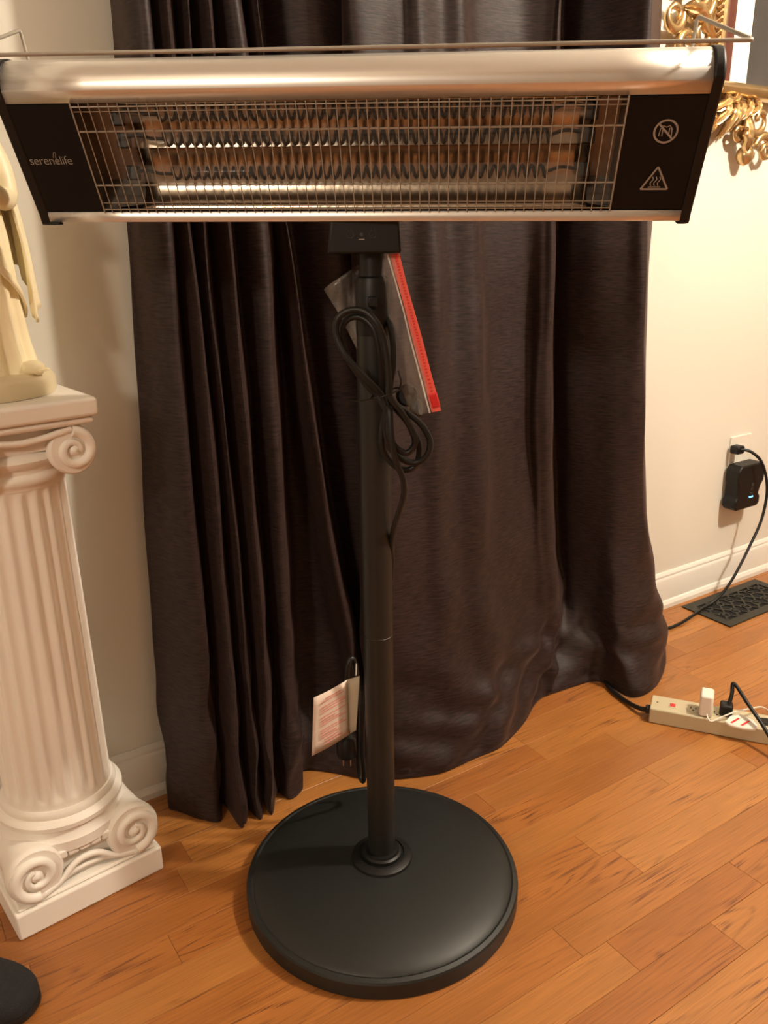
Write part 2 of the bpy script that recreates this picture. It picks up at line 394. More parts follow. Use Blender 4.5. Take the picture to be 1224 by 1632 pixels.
RIGHT_FOLDS = [[[0.482,0.075],[0.482,0.075],[0.496,0.075],[0.492,0.094],[0.487,0.117],[0.477,0.154],[0.429,0.211]],[[0.448,0.115],[0.448,0.115],[0.459,0.115],[0.451,0.132],[0.442,0.149],[0.428,0.168],[0.41,0.198]],[[0.444,0.15],[0.444,0.15],[0.462,0.15],[0.454,0.165],[0.446,0.179],[0.435,0.193],[0.425,0.216]],[[0.49,0.155],[0.49,0.155],[0.496,0.155],[0.495,0.173],[0.492,0.191],[0.483,0.212],[0.466,0.244]],[[0.541,0.15],[0.541,0.15],[0.551,0.15],[0.554,0.172],[0.555,0.196],[0.548,0.224],[0.527,0.266]],[[0.562,0.168],[0.562,0.168],[0.591,0.168],[0.592,0.188],[0.59,0.209],[0.595,0.234],[0.585,0.273]],[[0.615,0.15],[0.615,0.15],[0.639,0.15],[0.643,0.174],[0.643,0.199],[0.655,0.229],[0.65,0.273]],[[0.653,0.16],[0.653,0.16],[0.692,0.16],[0.696,0.182],[0.695,0.203],[0.708,0.23],[0.704,0.27]],[[0.715,0.125],[0.715,0.125],[0.747,0.125],[0.758,0.147],[0.765,0.169],[0.782,0.197],[0.782,0.238]],[[0.819,0.12],[0.819,0.12],[0.841,0.12],[0.854,0.136],[0.864,0.151],[0.867,0.171],[0.859,0.199]],[[0.866,0.15],[0.866,0.15],[0.872,0.15],[0.868,0.158],[0.891,0.164],[0.912,0.169],[0.911,0.177]],[[0.881,0.155],[0.881,0.155],[0.897,0.155],[0.904,0.159],[0.93,0.163],[0.954,0.168],[0.927,0.174]],[[0.996,0.035],[0.996,0.035],[1.011,0.035],[1.012,0.045],[1.034,0.057],[1.038,0.095],[0.94,0.176]],[[1.01,0.085],[1.01,0.085],[1.018,0.085],[1.025,0.091],[1.051,0.097],[1.058,0.123],[1.005,0.183]],[[1.03,0.13],[1.03,0.13],[1.034,0.13],[1.052,0.138],[1.073,0.147],[1.08,0.166],[1.072,0.205]],[[1.043,0.175],[1.043,0.175],[1.076,0.175],[1.082,0.185],[1.098,0.195],[1.088,0.225],[1.077,0.291]],[[1.057,0.205],[1.057,0.205],[1.093,0.205],[1.115,0.211],[1.147,0.217],[1.182,0.241],[1.161,0.291]],[[1.092,0.185],[1.092,0.185],[1.13,0.185],[1.15,0.192],[1.185,0.2],[1.249,0.215],[1.268,0.236]],[[1.267,0.06],[1.267,0.06],[1.287,0.06],[1.285,0.082],[1.291,0.104],[1.326,0.13],[1.348,0.17]]]
CORD = [[-0.0071,1.146,0.994],[-0.0093,1.146,0.962],[-0.0038,1.125,0.9326],[0.0083,1.1,0.9185],[0.0143,1.085,0.8945],[0.0147,1.075,0.8637],[0.0103,1.07,0.8362],[0.0117,1.065,0.8166],[0.0296,1.065,0.804],[0.05,1.065,0.7862],[0.0616,1.065,0.7642],[0.0584,1.065,0.7446],[0.0444,1.07,0.7332],[0.0269,1.07,0.7369],[0.0095,1.07,0.7535],[0.0039,1.065,0.7793],[0.005,1.06,0.8053],[-0.0012,1.06,0.8259],[-0.0193,1.055,0.8472],[-0.0442,1.055,0.8753],[-0.0571,1.06,0.9022],[-0.0548,1.06,0.923],[-0.0405,1.06,0.9328],[-0.0216,1.055,0.9322],[-0.0062,1.05,0.9188],[0.0021,1.05,0.8987],[0.0065,1.05,0.8714],[0.0078,1.05,0.8476],[0.0092,1.05,0.826],[0.0243,1.052,0.805],[0.0381,1.055,0.7786],[0.0415,1.058,0.7611],[0.0308,1.06,0.7489],[0.016,1.058,0.7581],[0.0079,1.055,0.7774],[0.0066,1.06,0.8012],[-0.0045,1.073,0.8202],[-0.0174,1.073,0.8344],[-0.0371,1.073,0.8607],[-0.0493,1.073,0.8904],[-0.0494,1.073,0.9124],[-0.038,1.073,0.9232],[-0.0221,1.07,0.9217],[-0.0096,1.065,0.9088],[-0.0036,1.065,0.8852],[-0.0008,1.07,0.8566],[0.0021,1.078,0.8267],[0.0167,1.078,0.8057],[0.0348,1.078,0.7836],[0.0481,1.078,0.7561],[0.0457,1.08,0.7305],[0.033,1.08,0.7202],[0.0161,1.08,0.7257],[0.0027,1.078,0.7429],[-0.0021,1.072,0.7625],[0.0016,1.07,0.7925],[0.0083,1.055,0.8104],[0.011,1.047,0.7709],[0.0173,1.05,0.7389],[0.0255,1.055,0.716],[0.0273,1.062,0.6921],[0.0206,1.075,0.6621],[0.0128,1.09,0.6304],[0.0101,1.105,0.5995],[0.0108,1.12,0.5664],[0.0079,1.14,0.5281],[-0.006,1.155,0.4696],[-0.0247,1.165,0.4001],[-0.037,1.185,0.2981],[-0.0423,1.2,0.2045],[-0.0411,1.225,0.1341],[-0.0445,1.25,0.0989],[-0.0521,1.26,0.1182],[-0.0505,1.24,0.2153],[-0.0483,1.225,0.2979],[-0.0507,1.21,0.3558],[-0.0574,1.205,0.3679],[-0.0628,1.2,0.35],[-0.0667,1.205,0.2863],[-0.0687,1.21,0.2228]]
TIE = [[-0.0281,1.06,0.8181],[0.002,1.045,0.827],[0.0199,1.06,0.8321],[0.0224,1.06,0.8498],[0.0184,1.06,0.8579],[-0.0522,1.06,0.8225]]
ZIP = [[0.0186,1.095,0.9994],[0.0279,1.095,0.9641],[0.0391,1.095,0.9249],[0.0488,1.095,0.8888],[0.0596,1.095,0.8478],[0.0732,1.095,0.7973]]
FOLD = [[0.0036,1.1,0.998],[0.0008,1.1,0.972],[0.006,1.1,0.9328],[0.0153,1.1,0.8846],[0.0207,1.1,0.8434],[0.0381,1.1,0.7908]]
LEFT = [[-0.032,1.139,0.9834],[-0.0769,1.139,0.9552],[-0.0571,1.139,0.9224],[-0.041,1.139,0.889],[-0.0247,1.139,0.8549],[0.0003,1.139,0.8026]]
def fold_at(f, z):
    if z >= ZL[0]: return f[0]
    for i in range(len(ZL) - 1):
        if ZL[i + 1] <= z <= ZL[i]:
            k = (z - ZL[i + 1]) / (ZL[i] - ZL[i + 1])
            # cubic through the neighbouring levels keeps the hang smooth
            im, ip = max(0, i - 1), min(len(ZL) - 1, i + 2)
            r = []
            for c in (0, 1):
                p0, p1, p2, p3 = f[ip][c], f[i + 1][c], f[i][c], f[im][c]
                r.append(0.5 * ((2 * p1) + (p2 - p0) * k + (2 * p0 - 5 * p1 + 4 * p2 - p3) * k * k + (3 * p1 - p0 - 3 * p2 + p3) * k ** 3))
            return r
    return f[-1]
def curtain(folds, label, sub, seed, wamp):
    rows, uvs = [], []
    nz = 130
    rr = random.Random(seed)
    ph = [rr.uniform(0, 6.28) for _ in range(8)]
    for j in range(nz + 1):
        q = j / nz
        z = 2.1 * (1 - q) ** 1.35 + 0.0015
        pts = [Vector((*fold_at(f, z), 0)) for f in folds]
        line = catmull(pts, sub)
        row, acc = [], 0.0
        for i, p in enumerate(line):
            if i: acc += (p - line[i - 1]).length
            u = i / (len(line) - 1)
            lowz = max(0.0, 1 - z / 0.45)
            wob = 0.0022 * math.sin(9 * z + 23 * u + ph[0]) + 0.0015 * math.sin(21 * z - 40 * u + ph[1])
            wob += lowz * (0.006 * math.sin(30 * z + 31 * u + ph[2]) + 0.004 * math.sin(47 * z - 52 * u + ph[3]))
            wr = max(0.0, 1 - abs(z - 0.10) / 0.13)
            wob += wr * wamp * (0.0050 * math.sin(62 * z + 38 * u + ph[4]) + 0.0045 * math.sin(-55 * z + 61 * u + ph[5]) + 0.0030 * math.sin(110 * z + 25 * u + ph[6]))
            if z < 0.01: wob *= 0.3
            row.append((p.x + 0.3 * wob, -(max(0.026, p.y + wob)), z)); uvs.append((acc, z))
        rows.append(row)
    mb = MB().grid(rows)
    o = mb.build('curtain', M_curtain, smooth=75, solid=0.0018)
    uvl = o.data.uv_layers.new(name='UVMap')
    for l in o.data.loops: uvl.data[l.index].uv = uvs[l.vertex_index]
    o.matrix_world = MW
    tag(o, label, 'curtain', 'brown satin curtains on the back wall')
    return o
curtain(LEFT_FOLDS, 'dark brown satin curtain gathered in tight narrow pleats, left of the heater pole', 7, 1, 0.25)
curtain(RIGHT_FOLDS, 'wide dark brown satin curtain in broad folds, right of the heater pole', 10, 2, 1.0)

# ------------------------------------------------------------------ plaster column
ca = ANG + rad(6.8)
cw = wl(-0.1385, 0.113)
colm = thing('column_pedestal', 'white plaster fluted column pedestal carrying the robed statue', 'pedestal', cw, ca)
pl = MB().box(-0.119, 0.119, -0.1175, 0.088, 0.0, 0.046)
pl.box(-0.113, 0.113, -0.112, 0.083, 0.046, 0.053)
pl.build('plinth', M_plaster, colm, bevel=0.004, bseg=3)
def spiral(cx, cz, r0, r1, turns, y, sgn, start, n=44):
    out = []
    for i in range(n + 1):
        k = i / n; a = start + sgn * turns * 2 * PI * k; r = lerp(r0, r1, k)
        out.append((cx + r * math.cos(a), y, cz + r * math.sin(a)))
    return out
# base: bolster with a volute at each end, its eyes turned outwards
bs = MB()
for sx in (-1, 1):
    bs.lathe([(0.0, -0.0), (0.040, 0.0), (0.043, 0.004), (0.043, 0.012), (0.036, 0.045), (0.034, 0.095), (0.036, 0.145), (0.043, 0.178), (0.043, 0.188), (0.040, 0.192), (0, 0.192)], 28, caps=False)
    n = 28 * 11
    for i in range(len(bs.v) - n, len(bs.v)):
        x, y, z = bs.v[i]; bs.v[i] = (sx * 0.079 + x, -0.110 + z, 0.096 + y * 1.08)
bs.box(-0.08, 0.08, -0.094, 0.078, 0.053, 0.118)
bs.build('base_bolster', M_plaster, colm, smooth=40)
vb = MB()
for sx in (-1, 1):
    sp = spiral(sx * 0.079, 0.096, 0.0365, 0.009, 1.45, -0.111, sx, -PI / 2)
    vb.tube(sp, [lerp(0.0095, 0.0045, i / 44) for i in range(45)], 8)
    vb.lathe([(0, -0.006), (0.006, -0.005), (0.010, 0.0), (0.010, 0.006)], 14, caps=False)
    n = 14 * 4
    for i in range(len(vb.v) - n, len(vb.v)):
        x, y, z = vb.v[i]; vb.v[i] = (sx * 0.079 + x, -0.111 + z, 0.096 + y)
# the band swinging between the two volutes
vb.tube(catmull([(-0.079, -0.109, 0.054), (-0.045, -0.106, 0.064), (-0.02, -0.104, 0.082), (0.0, -0.104, 0.087), (0.02, -0.104, 0.082), (0.045, -0.106, 0.064), (0.079, -0.109, 0.054)], 5), 0.0055, 8)
vb.tube(catmull([(-0.05, -0.104, 0.058), (-0.02, -0.101, 0.067), (0.02, -0.101, 0.067), (0.05, -0.104, 0.058)], 5), 0.004, 8)
vb.build('base_volute', M_plaster, colm, smooth=50)
bd = MB()
for k in range(5):
    x = -0.036 + 0.018 * k
    bd.box(x - 0.0082, x + 0.0082, -0.107, -0.09, 0.101, 0.116)
bd.build('bead_moulding', M_plaster, colm, bevel=0.003, bseg=3)
rg = MB().lathe([(0, 0.11), (0.099, 0.112), (0.100, 0.130), (0.0925, 0.140), (0.0925, 0.146), (0.098, 0.151), (0.099, 0.159), (0.094, 0.166), (0.090, 0.168), (0.0905, 0.172), (0.088, 0.177), (0.086, 0.180), (0, 0.181)], 56, (0, -0.012, 0), caps=False)
rg.build('base_ring', M_plaster, colm, smooth=40)
# fluted shaft
NF, seg = 22, 22 * 8
rows = []
def flute_row(z, R, depth):
    row = []
    for k in range(seg):
        a = 2 * PI * k / seg; u = (k % 8) / 8.0
        d = depth * max(0.0, math.sin(PI * min(1, max(0, (u - 0.12) / 0.76)))) ** 0.7 if 0.12 < u < 0.88 else 0
        row.append(((R - d) * math.cos(a), -0.012 + (R - d) * math.sin(a), z))
    return row
for z, R, d in ((0.178, 0.0835, 0), (0.188, 0.0825, 0), (0.193, 0.0825, 0.002), (0.200, 0.0823, 0.0052), (0.21, 0.0822, 0.0066), (0.35, 0.0805, 0.0066), (0.5, 0.0785, 0.0066),
                (0.62, 0.0768, 0.0066), (0.668, 0.0762, 0.0066), (0.680, 0.0760, 0.0050), (0.687, 0.0758, 0.002), (0.692, 0.0757, 0), (0.705, 0.076, 0)):
    rows.append(flute_row(z, R, d))
MB().grid(rows, closed=True).build('fluted_shaft', M_plaster, colm, smooth=60)
# capital
cp = MB().lathe([(0, 0.69), (0.077, 0.692), (0.078, 0.697), (0.0815, 0.700), (0.0835, 0.706), (0.0815, 0.712), (0.0775, 0.715), (0.0775, 0.721), (0.083, 0.725), (0.086, 0.733), (0.083, 0.741), (0.078, 0.744), (0.078, 0.76), (0, 0.761)], 56, (0, -0.012, 0), caps=False)
cp.build('capital_ring', M_plaster, colm, smooth=40)
cb = MB()
for sx in (-1, 1):
    cb.lathe([(0.0, 0.0), (0.031, 0.0), (0.034, 0.004), (0.034, 0.013), (0.030, 0.035), (0.027, 0.09), (0.030, 0.145), (0.034, 0.167), (0.034, 0.176), (0.031, 0.18), (0, 0.18)], 28, caps=False)
    n = 28 * 11
    for i in range(len(cb.v) - n, len(cb.v)):
        x, y, z = cb.v[i]; cb.v[i] = (sx * 0.0665 + x, -0.104 + z, 0.742 + y * 1.05)
cb.box(-0.068, 0.068, -0.090, 0.066, 0.745, 0.785)
cb.build('capital_bolster', M_plaster, colm, smooth=40)
cv = MB()
for sx in (-1, 1):
    sp = spiral(sx * 0.0665, 0.742, 0.0275, 0.007, 1.3, -0.105, -sx, PI / 2)
    cv.tube(sp, [lerp(0.0085, 0.004, i / 44) for i in range(45)], 8)
    cv.lathe([(0, -0.006), (0.005, -0.005), (0.008, 0.0), (0.008, 0.006)], 14, caps=False)
    n = 14 * 4
    for i in range(len(cv.v) - n, len(cv.v)):
        x, y, z = cv.v[i]; cv.v[i] = (sx * 0.0665 + x, -0.105 + z, 0.742 + y)
cv.tube(catmull([(-0.0665, -0.104, 0.773), (-0.03, -0.102, 0.765), (0, -0.101, 0.762), (0.03, -0.102, 0.765), (0.0665, -0.104, 0.773)], 6), 0.0048, 8)
cv.build('capital_volute', M_plaster, colm, smooth=50)
ab = MB().box(-0.098, 0.098, -0.112, 0.082, 0.777, 0.788)
ab.box(-0.104, 0.104, -0.118, 0.088, 0.788, 0.8145)
ab.build('abacus', M_plaster, colm, bevel=0.006, bseg=4)

# ------------------------------------------------------------------ statue on the column
st_w = colm.matrix_world  # not evaluated yet, so compose it by hand
CM = Matrix.Translation(cw) @ Matrix.Rotation(ca, 4, 'Z')
sp0 = CM @ Vector((-0.008, 0.000, 0.8150))
stt = thing('statue', 'cream resin statue of a robed standing figure on the column pedestal', 'statue', sp0, ca)
bsm = MB().lathe([(0, 0.0), (0.086, 0.0), (0.089, 0.004), (0.089, 0.022), (0.084, 0.029), (0.074, 0.032), (0, 0.032)], 48, caps=False)
bsm.v = [(x * 1.06, y * 0.92, z) for x, y, z in bsm.v]
bsm.build('base', M_resin2, stt, smooth=40)
# the gown: one continuous body from hem to neck, folds cut into it
def robe_rows(levels, nf, amp, seg=120, phase=0.0, twist=0.0):
    rows = []
    for z, rx, ry, cx, cy, fa in levels:
        row = []
        for k in range(seg):
            a = 2 * PI * k / seg
            f = math.sin(nf * a + phase + twist * z) + 0.5 * math.sin((nf * 2 + 1) * a + 1.7 + twist * z * 1.5)
            s = 1 + amp * fa * f
            row.append((cx + rx * s * math.cos(a), cy + ry * s * math.sin(a), z))
        rows.append(row)
    return rows
lv = [(0.030, 0.074, 0.058, 0, 0, 1), (0.036, 0.073, 0.056, 0, 0, 1), (0.07, 0.066, 0.050, 0.0, 0, 1.0), (0.12, 0.060, 0.045, 0.001, 0, 0.9), (0.17, 0.058, 0.043, 0.002, 0, 0.7),
      (0.21, 0.056, 0.042, 0.002, 0, 0.5), (0.25, 0.052, 0.038, 0.001, 0, 0.4), (0.29, 0.052, 0.036, 0, 0, 0.3), (0.325, 0.054, 0.034, 0, 0, 0.25), (0.345, 0.046, 0.030, 0, 0, 0.15), (0.358, 0.026, 0.022, 0, 0, 0),
      (0.368, 0.0165, 0.0175, 0, -0.002, 0), (0.376, 0.0165, 0.018, 0, -0.003, 0), (0.384, 0.021, 0.024, 0, -0.006, 0), (0.395, 0.0255, 0.028, 0, -0.007, 0), (0.41, 0.027, 0.030, 0, -0.006, 0), (0.425, 0.0245, 0.0275, 0, -0.004, 0), (0.436, 0.016, 0.018, 0, -0.002, 0), (0.4415, 0.004, 0.005, 0, -0.001, 0)]
g = MB().grid(robe_rows(lv, 11, 0.075, twist=2.0), closed=True)
g.build('gown', M_resin, stt, smooth=60)
# mantle: an outer cloth hanging from the shoulders, its hem cut on the slant with a swallow-tail on the right
mr = []
NS = 64
for j in range(27):
    q = j / 26
    row = []
    for k in range(NS + 1):
        u = k / NS
        a = lerp(-0.42, PI + 0.62, u)                       # open at the front
        hem_z = 0.135 + 0.04 * math.sin(3 * a) + 0.0 * a
        z = lerp(0.352, hem_z, q)
        r = lerp(0.046, 0.083, q ** 0.75)
        fold = 1 + 0.06 * q * math.sin(15 * a + 3 * q) + 0.035 * q * math.sin(31 * a)
        flare = 0.010 * math.exp(-((a + 0.12) / 0.35) ** 2) * math.sin(PI * min(1, q * 1.05))
        row.append(((r * fold + flare) * math.cos(a), (r * 0.80 * fold) * math.sin(a) + 0.002, z))
    mr.append(row)
MB().grid(mr).build('mantle', M_resin, stt, smooth=60, solid=0.004)
sash = MB().grid([[( (0.056 + 0.012 * v) * math.cos(a) , (0.044 + 0.012 * v) * math.sin(a), lerp(0.31, 0.15, (a + 2.9) / 2.9) - 0.05 * v + 0.006 * math.sin(9 * v)) for a in [lerp(-2.9, 0.0, i / 24) for i in range(25)]] for v in [j / 6 for j in range(7)]])
sash.build('draped_fold', M_resin, stt, smooth=60, solid=0.004)
# arms folded in front, sleeves and hands with fingers
for sx in (-1, 1):
    am = MB().tube(catmull([(sx * 0.046, 0.0, 0.335), (sx * 0.060, -0.004, 0.300), (sx * 0.060, -0.016, 0.262), (sx * 0.040, -0.042, 0.262), (sx * 0.016, -0.056, 0.280)], 5),
                   [lerp(0.017, 0.013, i / 20) for i in range(21)], 14)
    am.build('sleeve', M_resin, stt, smooth=60)
    hd = MB().tube([(sx * 0.016, -0.056, 0.280), (sx * 0.010, -0.061, 0.289), (sx * 0.006, -0.064, 0.298)], [0.006, 0.008, 0.006], 10)
    for f in range(4):
        x = sx * (0.003 + 0.0028 * f)
        hd.tube([(x, -0.064, 0.296), (x * 0.9, -0.066, 0.306 - 0.001 * f), (x * 0.7, -0.065, 0.315 - 0.0022 * f)], [0.0019, 0.0017, 0.0012], 6)
    hd.tube([(sx * 0.013, -0.060, 0.288), (sx * 0.011, -0.067, 0.295), (sx * 0.008, -0.069, 0.301)], [0.0022, 0.002, 0.0014], 6)
    hd.build('hand', M_resin, stt, smooth=60)
# face: nose, brows, lips, and long hair falling on the shoulders
fc = MB().tube([(0, -0.034, 0.414), (0, -0.039, 0.405), (0, -0.0395, 0.400), (0, -0.035, 0.398)], [0.0022, 0.003, 0.0038, 0.003], 8)
fc.tube([(-0.006, -0.0345, 0.3925), (0, -0.0365, 0.393), (0.006, -0.0345, 0.3925)], [0.001, 0.002, 0.001], 6)
for sx in (-1, 1):
    fc.tube([(sx * 0.005, -0.0345, 0.4135), (sx * 0.010, -0.034, 0.415), (sx * 0.015, -0.030, 0.413)], [0.0014, 0.0018, 0.0012], 6)
    fc.lathe([(0.0, -0.0025), (0.0025, 0), (0.0, 0.0025)], 8, (sx * 0.0095, -0.0325, 0.409), caps=False)
fc.build('face', M_resin, stt, smooth=60)
hr = MB()
for k in range(17):
    a = lerp(0.05 * PI, 0.95 * PI, k / 16)
    cx, cy = math.cos(a), math.sin(a)
    hr.tube(catmull([(cx * 0.006, cy * 0.006, 0.442), (cx * 0.024, cy * 0.024, 0.430), (cx * 0.0300, cy * 0.030, 0.405), (cx * 0.030 + 0.002 * math.sin(k * 2), cy * 0.028, 0.380), (cx * 0.034, cy * 0.032, 0.352)], 4), [0.0045] * 9 + [0.0045, 0.004, 0.0038, 0.0035, 0.003, 0.0025, 0.002, 0.001], 7)
hr.build('hair', M_resin, stt, smooth=60)
ft = MB().tube(catmull([(0.044, -0.045, 0.036), (0.052, -0.060, 0.040), (0.058, -0.070, 0.037)], 3), [0.010, 0.011, 0.011, 0.010, 0.010, 0.009, 0.006], 10)
for f in range(5):
    ft.tube([(0.052 + 0.0034 * f, -0.068 + 0.0015 * f, 0.037), (0.054 + 0.0036 * f, -0.075 + 0.002 * f, 0.036)], [0.0024 , 0.002], 6)
ft.build('foot', M_resin, stt, smooth=60)

# ------------------------------------------------------------------ patio heater
HX, HY = -0.0110, 1.110
ht = thing('patio_heater', 'freestanding electric patio heater with silver lamp head, black pole and round base', 'heater', (HX, HY, 0))
base = MB().lathe([(0, 0.0), (0.2195, 0.0), (0.2215, 0.002), (0.2215, 0.026), (0.2195, 0.0295), (0.2135, 0.0315), (0.2105, 0.0305), (0.2085, 0.0325), (0.200, 0.0370), (0.185, 0.0420), (0.160, 0.0475), (0.12, 0.0525), (0.08, 0.0555), (0.05, 0.0570), (0.0, 0.0575)], 96, caps=False)
base.build('base', M_black, ht, smooth=28)
MB().lathe([(0.0, 0.056), (0.050, 0.0565), (0.0485, 0.061), (0.040, 0.0655), (0.0365, 0.0655), (0.036, 0.0635), (0.0325, 0.0635), (0.032, 0.069), (0.0285, 0.071), (0.0275, 0.0745), (0.0, 0.0745)], 56, caps=False).build('base_collar', M_blackpl, ht, smooth=28)
MB().lathe([(0, 0.07), (0.0218, 0.07), (0.0218, 0.46), (0.0212, 0.4605), (0.0212, 0.4625), (0.0218, 0.463), (0.0218, 0.905), (0, 0.905)], 40, caps=False).build('pole', M_blackpole, ht, smooth=30)
MB().lathe([(0, 0.895), (0.0215, 0.896), (0.0225, 0.900), (0.0225, 0.962), (0.020, 0.970), (0.0165, 0.972), (0.0165, 1.02), (0, 1.02)], 40, caps=False).build('pole_sleeve', M_blackpl, ht, smooth=30)
MB().box(-0.006, 0.006, -0.034, -0.02, 0.935, 0.948).build('clamp_knob', M_blackpl, ht, bevel=0.002)

# control box below the head
cbx = MB().prism([(-0.055, 1.000), (0.037, 1.000), (0.034, 1.043), (-0.050, 1.043)], 'y', -0.035, 0.03)
cbo = cbx.build('control_box', M_blackpl, ht, bevel=0.003, bseg=3)
for x in (-0.0262, 0.0018):
    ic = MB().tube([(x + 0.0043 * math.cos(k * PI / 9), -0.0353, 1.0225 + 0.0043 * math.sin(k * PI / 9)) for k in range(19)], 0.0005, 5)
    ic.tube([(x - 0.002, -0.0353, 1.0268), (x, -0.0353, 1.0315), (x + 0.002, -0.0353, 1.0268)], 0.0005, 5)
    ic.build('lamp_icon', M_printdim, cbo)
MB().box(-0.0155, -0.0085, -0.0356, -0.0345, 1.0163, 1.0175).build('indicator_mark', M_print, cbo)
MB().lathe([(0, 0), (0.0022, 0), (0.0022, 0.0008), (0, 0.0012)], 12, caps=False).build('sensor', M_printdim, cbo, loc=(-0.012, -0.0350, 1.0225), rot=(PI / 2, 0, 0))
# bracket arms joining the box to the back of the head
for x in (-0.040, 0.022):
    br = MB().prism([(-0.01, 1.035), (0.022, 1.035), (0.022, 1.10), (-0.004, 1.10)], 'x', x - 0.0025, x + 0.0025)
    br.build('mounting_bracket', M_blackpl, ht, bevel=0.001)

# lamp head, in its own frame
HL = Vector((-0.0315 - HX, 1.065 - HY, 1.0496)); HR = (0.0, 0.0122, -0.0963)
HW = 0.3977
outer = [(-0.0685, 0.1129), (-0.0750, 0.1232), (-0.0760, 0.1245), (-0.0764, 0.1275), (-0.0763, 0.1320), (-0.0756, 0.1370), (-0.0738, 0.1420), (-0.0710, 0.1468), (-0.0672, 0.1520), (-0.0610, 0.1565), (-0.0500, 0.1595), (-0.01, 0.1620),
         (0.020, 0.1600), (0.036, 0.1520), (0.045, 0.1380), (0.050, 0.11), (0.050, 0.03), (0.044, 0.005), (0.033, -0.0075), (0.018, -0.0112), (0.0046, -0.0111), (0.0, 0.0)]
hood = MB().grid([[(x, y, z) for (y, z) in outer] for x in [lerp(-HW + 0.012, HW - 0.012, i / 8) for i in range(9)]])
hood.v = [(x, y - 0.0, z) for x, y, z in hood.v]
hd_o = hood.build('housing', M_alu, ht, smooth=28, solid=0.0012, loc=HL, rot=HR)
def inset(poly, d):
    cx = sum(p[0] for p in poly) / len(poly); cz = sum(p[1] for p in poly) / len(poly)
    return [(cx + (p[0] - cx) * d, cz + (p[1] - cz) * d) for p in poly]
cap_poly = inset(outer, 1.035)
for sx in (-1, 1):
    cp_ = MB().prism(cap_poly, 'x', sx * (HW - 0.013), sx * HW)
    if sx < 0:
        cp_.prism([(0.000, -0.0150), (0.012, -0.0150), (0.010, -0.0115), (0.000, -0.0115)], 'x', -HW + 0.012, -HW + 0.026)
    cp_.build('end_cap', M_blackpl, ht, bevel=0.003, bseg=3, loc=HL, rot=HR)
F0, F1 = Vector((0, 0.0, 0.0)), Vector((0, -0.0685, 0.1129))
FD = (F1 - F0).normalized(); FNM = Vector((0, -FD.z, FD.y)).normalized()   # FNM points out of the opening
FLn = (F1 - F0).length
def fp(x, v, d=0.0): return Vector((x, 0, 0)) + F0 + (F1 - F0) * v + FNM * d
def panel(xb0, xb1, xt0, xt1, nm):
    vs = []
    for d in (0.0005, -0.0035):
        vs += [fp(xb0, 0.01, d), fp(xb1, 0.01, d), fp(xt1, 0.99, d), fp(xt0, 0.99, d)]
    return MB().add(vs, [(0, 1, 2, 3), (7, 6, 5, 4), (0, 4, 5, 1), (1, 5, 6, 2), (2, 6, 7, 3), (3, 7, 4, 0)]).build(nm, M_panel, ht, loc=HL, rot=HR)
GX0, GX1 = -0.3117, 0.3039
pL = panel(-HW + 0.013, GX0, -HW + 0.013, GX0, 'front_panel')
pR = panel(GX1, HW - 0.013, GX1, HW - 0.013, 'front_panel')
# frame used to lay flat prints on the sloping front
FM = Matrix(((1, 0, 0, 0), (0, FD.y, FNM.y, 0), (0, FD.z, FNM.z, 0), (0, 0, 0, 1)))
def onface(o, x, v, d=0.0009): o.matrix_local = Matrix.Translation(fp(x, v, d)) @ FM
me = text_mesh('serenelife', 0.0152, 0.0001, 'wordmark', offset=-0.0002, space=0.92)
wm = link_mesh('wordmark_lettering', me, M_print, pL); onface(wm, -0.3568, 0.500)
fl_ = MB().tube(catmull([(0.0045, 0.0035, 0), (0.007, 0.010, 0), (0.009, 0.0085, 0), (0.0075, 0.004, 0), (0.0085, -0.004, 0)], 4), 0.0004, 5).build('wordmark_flourish', M_print, pL); onface(fl_, -0.3568, 0.500)
def disc_ring(R, r, m=36): return [(R * math.cos(2 * PI * k / m), R * math.sin(2 * PI * k / m), 0) for k in range(m + 1)]
zf = Vector((0, 0, 1))
sy = MB().tube(disc_ring(0.0122, 0), 0.0011, 6, flat=(zf, 0.15))
sy.tube([(-0.0085, 0.0085, 0), (0.0085, -0.0085, 0)], 0.0012, 6, flat=(zf, 0.15))
sy.tube([(-0.0068, -0.005, 0), (-0.006, 0.003, 0), (-0.0035, 0.0062, 0), (0.0, 0.0048, 0), (0.0035, 0.0064, 0), (0.006, 0.003, 0), (0.0068, -0.005, 0)], 0.0006, 5, flat=(zf, 0.2))
sy.tube([(-0.0035, 0.004, 0), (-0.0035, -0.005, 0)], 0.0006, 5, flat=(zf, 0.2)); sy.tube([(0.0035, 0.004, 0), (0.0035, -0.004, 0)], 0.0006, 5, flat=(zf, 0.2))
s1 = sy.build('do_not_cover_symbol', M_print, pR); onface(s1, 0.3485, 0.703)
tr = MB()
tri = [(-0.0150, -0.0125, 0), (0.0150, -0.0125, 0), (0.0, 0.0140, 0)]
for i in range(3): tr.tube([tri[i], tri[(i + 1) % 3]], 0.0011, 6, flat=(zf, 0.15))
for x in (-0.004, 0, 0.004):
    tr.tube(catmull([(x, -0.0085, 0), (x - 0.0012, -0.005, 0), (x + 0.0012, -0.001, 0), (x, 0.0025, 0)], 4), 0.0006, 5, flat=(zf, 0.2))
tr.tube([(-0.007, -0.0100, 0), (0.007, -0.0100, 0)], 0.0007, 5, flat=(zf, 0.2))
s2 = tr.build('hot_surface_symbol', M_print, pR); onface(s2, 0.3485, 0.295)
